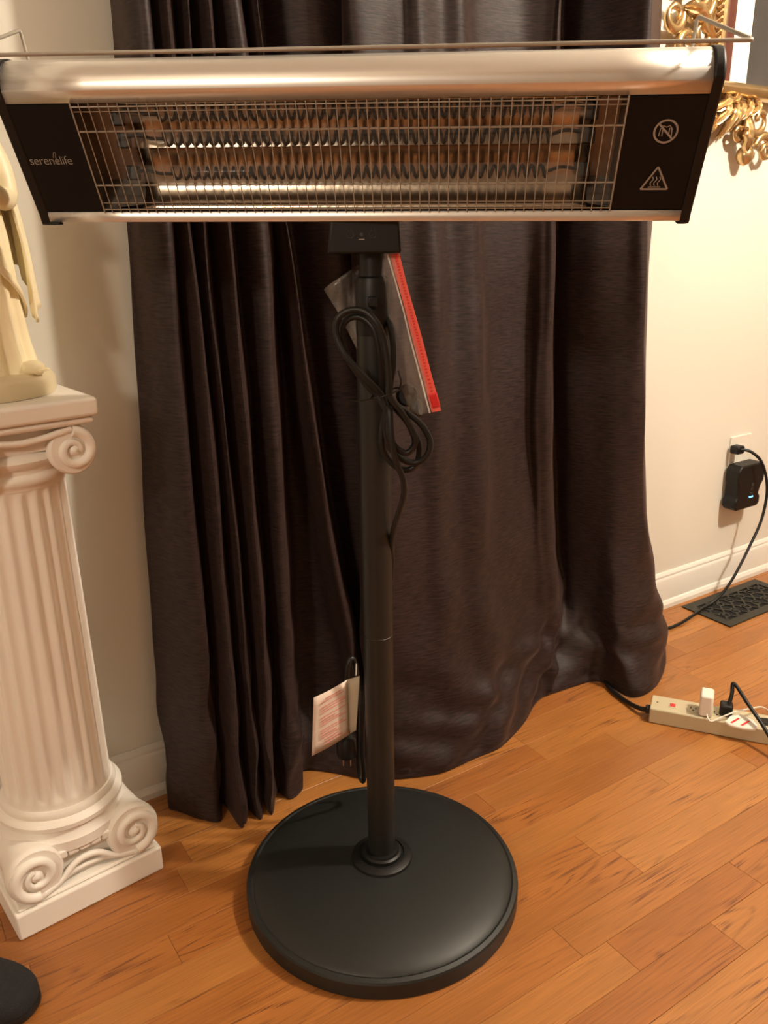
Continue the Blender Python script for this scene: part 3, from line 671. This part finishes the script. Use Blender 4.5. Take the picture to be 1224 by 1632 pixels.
# polished trough behind the grille
def trough(x): return [fp(x, 0.03, -0.001), fp(x, 0.045, -0.010), fp(x, 0.08, -0.022), fp(x, 0.17, -0.031), fp(x, 0.31, -0.037), fp(x, 0.46, -0.035), fp(x, 0.50, -0.030), fp(x, 0.56, -0.036), fp(x, 0.66, -0.039), fp(x, 0.76, -0.036), fp(x, 0.86, -0.026), fp(x, 0.94, -0.012), fp(x, 0.985, -0.003)]
MB().grid([trough(x) for x in [lerp(-0.262, 0.276, i / 30) for i in range(31)]]).build('reflector', M_refl, ht, smooth=40, solid=0.0006, loc=HL, rot=HR)
for x, d0 in ((GX0 + 0.0, 1), (GX1, -1)):
    e = MB()
    x1 = -0.255 if d0 > 0 else 0.270
    for v in range(0, 1):
        e.add([fp(x, 0.01, -0.004), fp(x, 0.99, -0.004), fp(x, 0.85, -0.042), fp(x, 0.15, -0.042), fp(x1, 0.03, -0.012), fp(x1, 0.97, -0.012), fp(x1, 0.85, -0.046), fp(x1, 0.15, -0.046)],
              [(0, 1, 2, 3), (2, 3, 7, 6), (1, 2, 6, 5), (0, 3, 7, 4)])
    e.build('end_plate', M_dullm, ht, solid=0.001, loc=HL, rot=HR)
    hdl = MB()
    xa = -0.276 if d0 > 0 else 0.262
    for v in (0.30, 0.60, 0.80):
        c = fp(xa, v, -0.020)
        hdl.box(c.x, c.x + 0.014, c.y - 0.006, c.y + 0.006, c.z - 0.008, c.z + 0.008)
    hdl.build('tube_holder', M_blackpl, ht, bevel=0.001, loc=HL, rot=HR)
# coiled-filament heating tubes; extra ones built as reflections in the trough
for v, dd in ((0.850, -0.016), (0.625, -0.018), (0.300, -0.018)):
    c0, c1 = fp(-0.268, v, dd), fp(0.268, v, dd)
    tb = MB().tube([c0, c1], 0.0098, 18, caps=False).build('tube_and_reflection', M_quartz, ht, smooth=60, loc=HL, rot=HR)
    path = []
    rc = 0.0078 if v > 0.5 else 0.0062
    n_t = 42; xs, xe = -0.222, 0.228
    for i in range(n_t * 8 + 1):
        a = 2 * PI * i / 8
        x = lerp(xs, xe, i / (n_t * 8))
        path.append(fp(x, v, dd) + Vector((0, rc * math.cos(a), rc * math.sin(a))))
    lead0 = catmull([fp(-0.268, v + 0.01, dd), fp(-0.250, v + 0.03, dd), fp(-0.232, v - 0.01, dd)], 4)
    lead1 = catmull([fp(0.232, v + 0.01, dd), fp(0.246, v + 0.035, dd), fp(0.268, v, dd)], 4)
    fb = MB().tube(lead0[:-1] + path + lead1[1:], 0.0020, 6)
    fb.build('filament', M_fil, tb, smooth=60)
# wire grille
gf = MB()
for v, r in ((0.03, 0.0008), (0.97, 0.0008)):
    gf.tube([fp(GX0, v, 0.0015), fp(GX1, v, 0.0015)], r, 6)
for x in (GX0 + 0.001, GX1 - 0.001):
    gf.tube([fp(x, 0.0, 0.0015), fp(x, 1.0, 0.0015)], 0.0010, 6)
gfo = gf.build('wire_grille', M_steel, ht, smooth=60, loc=HL, rot=HR)
for v, r in ((0.262, 0.0010), (0.755, 0.0011), (0.09, 0.0006), (0.925, 0.0006)):
    MB().tube([fp(GX0, v, 0.0002), fp(GX1, v, 0.0002)], r, 6).build('cross_wire', M_steel, gfo, smooth=60)
NW = 55
wmesh = None
for i in range(1, NW):
    x = lerp(GX0, GX1, i / NW)
    if wmesh is None:
        wo = MB().tube([fp(0, 0.0, 0.0020), fp(0, 1.0, 0.0020)], 0.00062, 5).build('wire', M_steel, gfo, smooth=60); wmesh = wo.data
    else:
        wo = bpy.data.objects.new('wire', wmesh); COL.objects.link(wo); wo.parent = gfo
    wo.location.x = x
# hanging rail of bent wire over the head
rl = MB()
rp = [(-0.380, -0.010, 0.158), (-0.392, 0.0, 0.201), (-0.405, -0.13, 0.1505), (0.405, -0.13, 0.1500), (0.381, 0.0, 0.199), (0.375, -0.010, 0.158)]
def rounded(P, r=0.006, n=5):
    P = [Vector(p) for p in P]; out = [P[0]]
    for i in range(1, len(P) - 1):
        a = P[i] + (P[i - 1] - P[i]).normalized() * r; b = P[i] + (P[i + 1] - P[i]).normalized() * r
        for k in range(n + 1):
            t = k / n; out.append(a.lerp(P[i], t).lerp(P[i].lerp(b, t), t))
    out.append(P[-1]); return out
rl.tube(rounded(rp), 0.0021, 10)
rl.build('wire_rail', M_steel, ht, smooth=60, loc=HL, rot=HR)

# power cord in loops, tied, with its plug hanging behind the pole
off = Vector((HX, HY, 0))
cpts = catmull([Vector(p) - off for p in CORD], 5)
cd = MB().tube(cpts, 0.0043, 9).build('power_cord', M_rubber, ht, smooth=60)
tw = MB().tube(catmull([Vector(p) - off for p in TIE[:5]], 4), 0.0011, 6)
tie = MB()
cT = Vector((0.004, 1.063, 0.828)) - off
tie.tube([cT + Vector((0.019 * math.cos(k * PI / 10), 0.019 * math.sin(k * PI / 10), 0.006 * math.cos(k * PI / 10))) for k in range(21)], 0.0011, 6)
tie.tube(catmull([cT + Vector((0.017, -0.006, 0.004)), cT + Vector((0.020, -0.010, 0.016)), cT + Vector((0.016, -0.008, 0.030))], 4), 0.0013, 6)
tie.tube(catmull([cT + Vector((-0.015, -0.010, -0.004)), cT + Vector((-0.035, -0.012, -0.008)), cT + Vector((-0.052, -0.008, -0.006))], 4), 0.0009, 6)
tie.build('twist_tie', M_rubber, ht, smooth=60)
pg = Vector((-0.0690, 1.210, 0.0)) - off
pb = MB().tube([(pg.x + 0.001, pg.y, 0.247), (pg.x, pg.y, 0.234), (pg.x, pg.y, 0.224), (pg.x, pg.y, 0.217), (pg.x, pg.y, 0.188), (pg.x, pg.y, 0.182)], [0.006, 0.0075, 0.010, 0.0165, 0.0175, 0.0165], 20).build('plug', M_blackpl, ht, smooth=50)
for dx in (-0.0062, 0.0062):
    MB().box(pg.x + dx - 0.0009, pg.x + dx + 0.0009, pg.y - 0.0032, pg.y + 0.0032, 0.161, 0.1825).build('prong', M_brass, pb, bevel=0.0005)
# folded warning tag on the cord
def quadsheet(P, n, m, bow):
    a, b, c, d = [Vector(p) for p in P]; rows = []
    for j in range(m + 1):
        r = []
        for i in range(n + 1):
            u, v = i / n, j / m
            p = a.lerp(b, u).lerp(d.lerp(c, u), v); p.y -= bow * math.sin(PI * u)
            r.append(p - off)
        rows.append(r)
    return rows
TG = [(-0.1150, 1.150, 0.3297), (-0.0625, 1.185, 0.3413), (-0.0621, 1.185, 0.2392), (-0.1223, 1.150, 0.2220)]
tgo = MB().grid(quadsheet(TG, 8, 6, 0.003)).build('warning_tag', M_paper, ht, smooth=60, solid=0.0005)
tgo['label'] = 'folded paper warning tag with pink print'
MB().grid(quadsheet([(-0.0625, 1.185, 0.3413), (-0.0425, 1.170, 0.3560), (-0.0505, 1.170, 0.2560), (-0.0621, 1.185, 0.2392)], 3, 6, 0.0)).build('tag_flap', M_paper2, tgo, smooth=60, solid=0.0005)
pr = MB()
a, b, c, d = [Vector(p) for p in TG]
rr = random.Random(5)
for j in range(19):
    v = 0.09 + j * 0.044
    if j in (2, 6, 11): continue
    u0 = 0.22 + (0.12 if j in (0, 16, 17, 18) else 0) ; u1 = rr.uniform(0.62, 0.95)
    q = []
    for (u, vv) in ((u0, v), (u1, v), (u1, v + 0.022), (u0, v + 0.022)):
        p = a.lerp(b, u).lerp(d.lerp(c, u), vv); p.y -= 0.003 * math.sin(PI * u) + 0.0022; q.append(p - off)
    pr.add(q, [(0, 1, 2, 3)])
pr.build('printed_lines', M_pink, tgo)
MB().tube([Vector((-0.0485, 1.178, 0.352)) - off, Vector((-0.0485, 1.20, 0.360)) - off, Vector((-0.0500, 1.225, 0.352)) - off], 0.0012, 6).build('tag_loop', M_print, tgo)

# ------------------------------------------------------------------ zip bag taped behind the pole
bag = thing('plastic_bag', 'clear plastic zip bag with coral red zipper, hung beside the heater pole', 'bag', (0.03, 1.12, 0.80))
bo = Vector((0.03, 1.12, 0.80))
def col_at(P, v):
    x = v * (len(P) - 1); i = min(int(x), len(P) - 2); return Vector(P[i]).lerp(Vector(P[i + 1]), x - i)
rows = []
for j in range(25):
    v = j / 24
    z_, f_, l_ = col_at(ZIP, v), col_at(FOLD, v), col_at(LEFT, v)
    r = []
    for i in range(9):
        u = i / 8; p = z_.lerp(f_, u); p.y -= 0.009 * math.sin(PI * u) ** 0.8 * (0.4 + 0.6 * math.sin(PI * min(1, v * 1.1)))+ 0.0015 * math.sin(14 * u + 6 * v); r.append(p - bo)
    for i in range(1, 13):
        u = i / 12; p = f_.lerp(l_, u); p.y = lerp(f_.y, 1.1405, min(1, u * 3.0) ** 0.8) + 0.0012 * math.sin(20 * u + 11 * v); r.append(p - bo)
    rows.append(r)
MB().grid(rows).build('pouch', M_bag, bag, smooth=60)
zr, zl = [], []
for j in range(41):
    v = j / 40; p = col_at(ZIP, v); q = col_at(FOLD, v); d = (q - p).normalized()
    zr.append([p - bo - d * 0.005 + Vector((0, -0.001, 0)), p - bo + d * 0.0075 + Vector((0, -0.0014, 0))])
    zl.append(p - bo + d * 0.0105 + Vector((0, -0.0045, 0)))
zo = MB().grid(zr).build('zipper', M_zip, bag, solid=0.0018)
th = MB()
for j in range(48):
    v = (j + 0.5) / 50; p = col_at(ZIP, v) - bo
    th.box(p.x - 0.002, p.x + 0.001, p.y - 0.0034, p.y - 0.0020, p.z - 0.0009, p.z + 0.0009)
th.build('zipper_teeth', mat('deep_coral', (0.80, 0.06, 0.04), 0.4), zo)['kind'] = 'stuff'
MB().tube(zl, 0.0011, 6).build('highlight_ridge', mat('highlight_white', (0.85, 0.82, 0.78), 0.2), bag, smooth=60)  # white ridge put in as the bright highlight beside the zipper
ps = col_at(ZIP, 0.94) - bo
sl = MB().box(-0.0055, 0.0055, -0.005, 0.004, -0.0095, 0.0095).build('slider', M_red, bag, bevel=0.0012, loc=ps, rot=(0, rad(-16), 0))
# the two small black parts lying in the bag
for i, (kx, ky, kz, kr, lb) in enumerate(((0.0335, 1.1085, 0.8165, 0.0150, 'upper round black knob inside the clear zip bag'), (0.0455, 1.1105, 0.7985, 0.0125, 'lower round black knob at the bottom of the zip bag'))):
    k_ = MB().lathe([(0, -0.006), (kr * 0.8, -0.006), (kr, -0.003), (kr, 0.003), (kr * 0.86, 0.006), (kr * 0.35, 0.0055), (0, 0.0045)], 24, caps=False)
    ko = k_.build('knob', M_blackpl, smooth=40, loc=(kx, ky, kz), rot=(rad(80), 0.2, 0.2 + i))
    tag(ko, lb, 'knob', 'spare knobs in the zip bag')

# ------------------------------------------------------------------ outlet, adapter and cord on the wall
plate = thing('wall_outlet', 'white wall outlet plate behind the black power adapter', 'outlet', wl(1.8225, 0.0, 0.40), ANG)
MB().box(-0.0475, 0.0475, -0.006, 0.0, -0.062, 0.0645).build('cover_plate', M_white, plate, bevel=0.002, bseg=3)
for z in (0.024, -0.024):
    rc = MB().box(-0.017, 0.017, -0.0075, -0.006, z - 0.014, z + 0.014).build('socket', M_white, plate, bevel=0.001)
ad = thing('power_adapter', 'black power adapter with a glowing blue line, plugged into the wall outlet', 'adapter', wl(1.822, 0.0062, 0.322), ANG)
poly = [(-0.060, 0.052), (-0.048, 0.066), (0.048, 0.066), (0.064, 0.052), (0.064, 0.010), (0.052, -0.006), (0.046, -0.028), (0.055, -0.036), (0.055, -0.056), (0.046, -0.067), (-0.052, -0.067), (-0.062, -0.056), (-0.062, -0.036), (-0.054, -0.028), (-0.054, 0.010), (-0.060, 0.024)]
MB().prism(poly, 'y', -0.046, 0.0).build('body', M_blackpl, ad, bevel=0.006, bseg=4)
MB().box(-0.0005, 0.017, -0.0472, -0.0455, -0.0345, -0.0305).build('indicator_light', M_blue, ad)
lm = MB()
lm.box(0.004, 0.014, -0.0468, -0.0455, 0.000, 0.008); lm.box(0.004, 0.011, -0.0468, -0.0455, -0.012, -0.005); lm.box(0.002, 0.012, -0.0468, -0.0455, -0.024, -0.020)
lm.build('emblem', M_printdim, ad)
oc = thing('extension_cord', 'black cord plugged in above the adapter and running down behind the curtain', 'cord', wl(1.79, 0.03, 0.41), ANG)
ocb = Vector((1.79, -0.03, 0.41))
plg = MB().box(-0.026, 0.006, -0.008, 0.022, 0.010, 0.034); plg.v = [(x, y, z) for x, y, z in plg.v]
plg.build('plug', M_blackpl, oc, bevel=0.006, bseg=3)
path = [(1.778, -0.036, 0.434), (1.789, -0.048, 0.433), (1.7999, -0.060, 0.4262), (1.8207, -0.075, 0.4023), (1.8397, -0.085, 0.3553), (1.8476, -0.09, 0.2988), (1.8285, -0.095, 0.2278), (1.781, -0.100, 0.1623), (1.7204, -0.105, 0.0908), (1.68, -0.100, 0.042), (1.640, -0.0920, 0.0145), (1.6, -0.094, 0.0105), (1.5332, -0.1051, 0.007), (1.4694, -0.1132, 0.0052), (1.4258, -0.1107, 0.0052), (1.37, -0.085, 0.0052), (1.32, -0.05, 0.0052), (1.25, -0.04, 0.0052)]
MB().tube(catmull([Vector(p) - ocb for p in path], 6), 0.0042, 8).build('cable', M_rubber, oc, smooth=60)

# ------------------------------------------------------------------ floor vent
vs0, vs1, vt0, vt1 = 1.578, 1.925, 0.042, 0.200
vc = Vector(((vs0 + vs1) / 2, (vt0 + vt1) / 2, 0))
vent = thing('floor_vent', 'dark metal floor register with scrollwork openings beside the baseboard', 'vent', wl(vc.x, vc.y, 0), ANG)
hw, hh = (vs1 - vs0) / 2, (vt1 - vt0) / 2
fr = MB()
iw, ih = hw - 0.028, hh - 0.026
for (a0, a1, b0, b1) in ((-hw, hw, -hh, -ih), (-hw, hw, ih, hh), (-hw, -iw, -ih, ih), (iw, hw, -ih, ih)):
    fr.box(a0, a1, b0, b1, 0.0003, 0.0048)
fr.build('rim', M_vent, vent, bevel=0.0012)
MB().box(-iw, iw, -ih, ih, 0.0003, 0.0009).build('duct_shade', M_hollow, vent)  # flat black plate painted as the shade inside the duct
NX, NY = 6, 2
cwid, chei = 2 * iw / NX, 2 * ih / NY
for i in range(NX):
    for j in range(NY):
        cx, cy = -iw + cwid * (i + 0.5), -ih + chei * (j + 0.5)
        s_ = 1 if (i + j) % 2 else -1
        sw = MB()
        sw.tube([(cx + s_ * (0.017 - 0.013 * k / 20) * math.cos(0.4 + k * 0.42), cy + (0.017 - 0.013 * k / 20) * math.sin(0.4 + k * 0.42), 0.0034) for k in range(21)], 0.0028, 6, flat=(zf, 0.5))
        for q in range(4):
            a_ = PI / 4 + q * PI / 2
            sw.tube([(cx + 0.015 * math.cos(a_), cy + 0.015 * math.sin(a_), 0.0034), (cx + cwid * 0.52 * math.copysign(1, math.cos(a_)), cy + chei * 0.52 * math.copysign(1, math.sin(a_)), 0.0034)], [0.0026, 0.0045], 6, flat=(zf, 0.5))
        sw.build('scroll', M_vent, vent, smooth=60)

# ------------------------------------------------------------------ power strip
sa = math.atan2(1.4860 - 1.5770, 0.796 - 0.574)
so = Vector((0.574, 1.577, 0))
SL, SWd, SH = 0.40, 0.062, 0.036
ps_ = thing('power_strip', 'beige power strip with red switch on the wood floor', 'power strip', so, sa)
MB().box(0, SL, 0, SWd, 0.0005, SH).build('body', M_beige, ps_, bevel=0.003, bseg=3)
sm = MB().box(0.038, 0.054, 0.018, 0.038, SH - 0.001, SH + 0.0012).build('switch_frame', M_beige, ps_, bevel=0.0008)
MB().box(0.0405, 0.0515, 0.022, 0.034, SH, SH + 0.0030).build('switch', M_red, ps_, bevel=0.001)
MB().box(0.012, 0.0155, 0.030, 0.0335, SH - 0.0005, SH + 0.0006).build('screw', M_dullm, ps_)
for k in range(6):
    x = 0.088 + 0.048 * k
    s_o = MB().lathe([(0, SH - 0.001), (0.0155, SH - 0.001), (0.0155, SH + 0.0008), (0, SH + 0.0008)], 24, (x, 0.031, 0), caps=False).build('socket', M_beige if k < 3 else M_blackpl, ps_, smooth=30)
    sl_ = MB()
    for dx in (-0.005, 0.005): sl_.box(x + dx - 0.001, x + dx + 0.001, 0.029, 0.037, SH + 0.0005, SH + 0.0011)
    sl_.box(x - 0.002, x + 0.002, 0.021, 0.025, SH + 0.0005, SH + 0.0011)
    sl_.build('slot', M_hollow, s_o)
MB().box(-0.010, 0.001, 0.018, 0.034, 0.010, 0.026).build('strain_relief', M_rubber, ps_, bevel=0.003)
def tostrip(p):
    d = Vector(p) - so; c, s = math.cos(-sa), math.sin(-sa); return Vector((c * d.x - s * d.y, s * d.x + c * d.y, d.z))
cpth = [(0.588, 1.600, 0.018)]
cpth = [Vector((-0.004, 0.026, 0.018)), Vector((-0.020, 0.030, 0.0135))] + [tostrip(p) for p in ((0.548, 1.650, 0.0075), (0.528, 1.700, 0.0062), (0.523, 1.745, 0.0062), (0.530, 1.80, 0.0062), (0.560, 1.86, 0.0062))]
MB().tube(catmull(cpth, 6), 0.0052, 9).build('cable', M_rubber, ps_, smooth=60)
SM = Matrix.Translation(so) @ Matrix.Rotation(sa, 4, 'Z')
# white charger with its cable
ch = thing('wall_charger', 'white plug-in charger with a thin white cable standing on the power strip', 'charger', SM @ Vector((0.114, 0.027, SH + 0.001)), sa)
MB().box(-0.015, 0.012, -0.024, 0.018, 0.0, 0.050).build('body', M_white, ch, bevel=0.005, bseg=3)
wc = [(0.0, -0.018, 0.010), (0.004, -0.030, 0.004), (0.012, -0.036, 0.000), (0.030, -0.026, 0.008), (0.060, -0.006, 0.018), (0.085, 0.010, 0.020), (0.110, 0.045, 0.010), (0.135, 0.085, -0.020), (0.16, 0.13, -0.0345), (0.19, 0.16, -0.0350), (0.23, 0.17, -0.0350)]
MB().tube(catmull(wc, 5), 0.0017, 7).build('cable', M_white, ch, smooth=60)
# black plug with a cord
bp = thing('black_plug', 'black plug with a thick cord arching off the power strip', 'plug', SM @ Vector((0.153, 0.033, SH + 0.001)), sa)
MB().box(-0.013, 0.013, -0.014, 0.014, 0.0, 0.026).build('body', M_blackpl, bp, bevel=0.005, bseg=3)
bc = [(0.004, 0.0, 0.022), (0.008, 0.010, 0.045), (0.008, 0.022, 0.062), (0.016, 0.018, 0.060), (0.040, -0.012, 0.040), (0.070, -0.045, 0.016), (0.10, -0.080, -0.012), (0.14, -0.12, -0.0325), (0.19, -0.17, -0.0325)]
MB().tube(catmull(bc, 5), 0.0042, 8).build('cable', M_rubber, bp, smooth=60)
# white timer/tag with red stripes lying on the strip
wt = thing('striped_tag', 'small white rounded tag with red stripes lying across the power strip', 'tag', SM @ Vector((0.182, -0.004, SH - 0.012)), sa)
wto = MB().prism([(-0.030, 0.0), (-0.020, -0.006), (0.006, -0.008), (0.030, -0.005), (0.034, 0.006), (0.024, 0.018), (0.000, 0.026), (-0.020, 0.018)], 'z', 0.010, 0.0165)
wto.v = [(x, y, z + 0.35 * y) for x, y, z in wto.v]
wo_ = wto.build('body', M_white, wt, bevel=0.002)
for (x0, y0) in ((-0.016, 0.001), (0.004, -0.001)):
    stp = MB().add([(x0 - 0.004, y0 - 0.002, 0.0172 + 0.35 * (y0 - 0.002)), (x0 + 0.001, y0 - 0.003, 0.0172 + 0.35 * (y0 - 0.003)), (x0 + 0.015, y0 + 0.012, 0.0172 + 0.35 * (y0 + 0.012)), (x0 + 0.011, y0 + 0.013, 0.0172 + 0.35 * (y0 + 0.013))], [(0, 1, 2, 3)])
    stp.build('stripe', M_red, wo_)

# ------------------------------------------------------------------ gilt frame on the wall, holding flat white and dark bands
FR0 = Vector((1.515, -0.0, 1.335))
pic = thing('gilt_framed_panel', 'dark flat panel with white left band in an ornate gilded frame on the right wall', 'picture', wl(1.515, 0.0, 1.335), ANG)
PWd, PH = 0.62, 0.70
# frame local: x along the wall from the left rail, z up from the bottom rail
MB().box(0.06, PWd, -0.014, -0.006, 0.02, PH).build('white_board', M_board, pic)
MB().box(0.128, PWd, -0.0165, -0.0142, 0.02, PH).build('print', M_dark, pic)  # plain dark panel over the white one
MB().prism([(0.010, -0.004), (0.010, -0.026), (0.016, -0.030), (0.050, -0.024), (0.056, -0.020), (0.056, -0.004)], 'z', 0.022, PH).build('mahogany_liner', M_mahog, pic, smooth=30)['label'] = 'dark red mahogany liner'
MB().prism([(-0.004, -0.003), (-0.004, -0.030), (0.002, -0.034), (0.009, -0.032), (0.010, -0.003)], 'z', 0.022, PH).build('fillet', M_gold, pic, smooth=30)
MB().prism([(-0.003, -0.003), (-0.012, 0.008), (-0.026, 0.014), (-0.038, 0.010), (-0.046, -0.004), (-0.040, -0.018), (-0.02, -0.022), (-0.003, -0.018)][0:0] or [(-0.003, -0.012), (-0.030, -0.014), (-0.044, -0.006), (-0.048, 0.006), (-0.040, 0.018), (-0.026, 0.022), (-0.012, 0.022), (-0.003, 0.018)], 'x', 0.0, PWd).build('bottom_rail', M_gold, pic, smooth=50)
rp_ = MB()
for k in range(44):
    z = 0.03 + 0.0135 * k
    rp_.tube([(-0.020, -0.024, z), (-0.013, -0.031, z + 0.006), (-0.006, -0.026, z + 0.013)], [0.003, 0.0052, 0.003], 7)
rp_.build('rope_moulding', M_gold, pic, smooth=60)['kind'] = 'stuff'
MB().box(-0.024, -0.002, -0.022, -0.003, 0.01, PH).build('rope_backing', M_gold, pic, bevel=0.003)
def curl(cx, cz, r0, r1, turns, start, sgn, w0, w1, y=-0.022, tail=None, n=34):
    pts = []
    if tail: pts += [Vector(p) for p in tail]
    for i in range(n + 1):
        k = i / n; a = start + sgn * turns * 2 * PI * k; r = lerp(r0, r1, k)
        pts.append(Vector((cx + r * math.cos(a), y - 0.010 * k, cz + r * math.sin(a))))
    m = len(pts)
    return pts, [lerp(w0, w1, i / (m - 1)) * (0.55 + 0.45 * math.sin(PI * min(1, i / (m - 1) * 1.6 + 0.08))) if i < m * 0.6 else lerp(w0, w1, i / (m - 1)) for i in range(m)]
def scroll(*a, **k):
    p, w_ = curl(*a, **k); MB().tube(p, w_, 10).build('scroll', M_gold, pic, smooth=60)
# left side scrolls
scroll(-0.085, 0.185, 0.052, 0.012, 1.25, -0.9, 1, 0.013, 0.006)
scroll(-0.150, 0.205, 0.030, 0.008, 1.3, -2.4, -1, 0.013, 0.005)
scroll(-0.075, 0.110, 0.042, 0.010, 1.2, 2.6, -1, 0.012, 0.005)
scroll(-0.120, 0.075, 0.034, 0.009, 1.2, 0.8, 1, 0.012, 0.005)
scroll(-0.110, 0.285, 0.045, 0.010, 1.3, -1.2, 1, 0.014, 0.006)
scroll(-0.168, 0.135, 0.034, 0.008, 1.2, 0.4, -1, 0.013, 0.005)
scroll(-0.165, 0.270, 0.034, 0.008, 1.2, -2.0, 1, 0.013, 0.005)
scroll(-0.060, 0.025, 0.040, 0.010, 1.1, 1.9, 1, 0.013, 0.006)
def leaf(pts, wid, thick=0.010, y=-0.020, name='acanthus_leaf', ribs=3):
    P = catmull([(x, y - dy, z) for x, dy, z in pts], 6); n = len(P); rows = []
    for i, p in enumerate(P):
        k = i / (n - 1); w_ = wid * math.sin(PI * (0.12 + 0.86 * k)) ** 0.8 * (1 + 0.22 * math.sin(k * 26))
        T = (P[min(n - 1, i + 1)] - P[max(0, i - 1)]).normalized(); nrm = Vector((-T.z, 0, T.x))
        row = []
        for q in range(9):
            u = -1 + q / 4
            dep = thick * (1 - u * u) ** 0.5 + 0.0035 * math.cos(u * PI * ribs) if abs(u) < 1 else 0
            row.append(p + nrm * (w_ * u) + Vector((0, -dep, 0)))
        rows.append(row)
    MB().grid(rows).build(name, M_gold, pic, smooth=70, solid=0.004)
leaf([(-0.02, 0, 0.20), (-0.06, 0.012, 0.225), (-0.10, 0.014, 0.215), (-0.135, 0.004, 0.180)], 0.020)
leaf([(-0.03, 0, 0.10), (-0.07, 0.012, 0.130), (-0.105, 0.012, 0.150), (-0.145, 0.003, 0.150)], 0.018)
leaf([(-0.03, 0, 0.06), (-0.06, 0.012, 0.040), (-0.09, 0.012, 0.035), (-0.125, 0.004, 0.045)], 0.018)
leaf([(-0.01, 0, 0.02), (-0.03, 0.014, -0.012), (-0.045, 0.012, -0.045), (-0.035, 0.004, -0.080)], 0.022)
# below the bottom rail: acanthus spray, shell ribs and the hanging drop
for (x0, z0, x1, z1, x2, z2, wd) in ((0.055, -0.014, 0.020, -0.030, -0.028, -0.052, 0.015), (0.050, -0.020, 0.022, -0.052, -0.018, -0.084, 0.014), (0.075, -0.016, 0.052, -0.058, 0.022, -0.104, 0.014),
                             (0.100, -0.018, 0.078, -0.050, 0.056, -0.086, 0.013), (0.125, -0.014, 0.108, -0.040, 0.082, -0.066, 0.013), (0.150, -0.012, 0.140, -0.034, 0.112, -0.052, 0.012), (0.085, -0.012, 0.050, -0.020, 0.012, -0.026, 0.010)):
    leaf([(x0, 0, z0), ((x0 + x1) / 2, 0.015, (z0 + z1) / 2 + 0.004), (x1, 0.020, z1), (x2, 0.003, z2)], wd, ribs=2)
scroll(-0.012, -0.060, 0.030, 0.008, 1.1, 0.5, -1, 0.012, 0.006)
scroll(0.100, -0.085, 0.024, 0.007, 1.1, 1.2, -1, 0.011, 0.005)
leaf([(0.115, 0, -0.040), (0.122, 0.016, -0.075), (0.120, 0.018, -0.105), (0.128, 0.006, -0.135)], 0.016)
MB().lathe([(0, -0.026), (0.014, -0.020), (0.021, -0.006), (0.020, 0.008), (0.012, 0.018), (0.0, 0.022)], 20, (0.138, -0.026, -0.135), caps=False).build('drop_finial', M_gold, pic, smooth=60)
scroll(0.175, -0.055, 0.040, 0.010, 1.2, 2.2, 1, 0.013, 0.006)
scroll(0.215, -0.120, 0.036, 0.009, 1.2, 2.9, -1, 0.013, 0.006)

# ------------------------------------------------------------------ dark slipper at the lower left
sh = thing('slipper', 'black felt slipper toe on the floor in front of the column pedestal', 'slipper', (-0.576, 0.897, 0.0), rad(-14))
outl = []
for k in range(28):
    a = 2 * PI * k / 28
    x = math.cos(a); y = math.sin(a)
    outl.append((0.085 * math.copysign(abs(x) ** 0.8, x), 0.046 * math.copysign(abs(y) ** 0.85, y)))
sole = MB().lathe([(0, 0)] * 2, 3, caps=False); sole = MB()
rowsl = []
for z, s in ((0.0005, 0.97), (0.004, 1.0), (0.012, 1.0), (0.014, 0.985)):
    rowsl.append([(x * s, y * s, z) for x, y in outl])
sole.grid(rowsl, closed=True); n = len(outl)
sole.f.append(tuple(range(n))); sole.f.append(tuple(len(sole.v) - n + i for i in range(n)))
sole.build('sole', M_rubber, sh, smooth=40)
rowsu = []
for z, s in ((0.014, 0.975), (0.022, 0.99), (0.030, 0.97), (0.037, 0.90), (0.041, 0.75), (0.043, 0.50), (0.044, 0.2), (0.044, 0.01)):
    rowsu.append([(x * s, y * s, z) for x, y in outl])
MB().grid(rowsu, closed=True).build('upper', M_felt, sh, smooth=60)
ell = [(-0.034 + 0.036 * math.cos(2 * PI * k / 24), 0.027 * math.sin(2 * PI * k / 24), 0.0425 - 0.004 * abs(math.sin(2 * PI * k / 24)) + 0.003 * (math.cos(2 * PI * k / 24) < -0.5)) for k in range(25)]
MB().tube(ell, 0.0035, 8, caps=False).build('collar', M_felt, sh, smooth=60)
inn = MB(); inn.v = [(x, y, z + 0.0012) for x, y, z in ell[:24]] + [(-0.034, 0, 0.0445)]; inn.f = [(k, (k + 1) % 24, 24) for k in range(24)]
inn.build('opening_shade', M_hollow, sh, smooth=60)  # black patch painted as the shade inside the foot opening
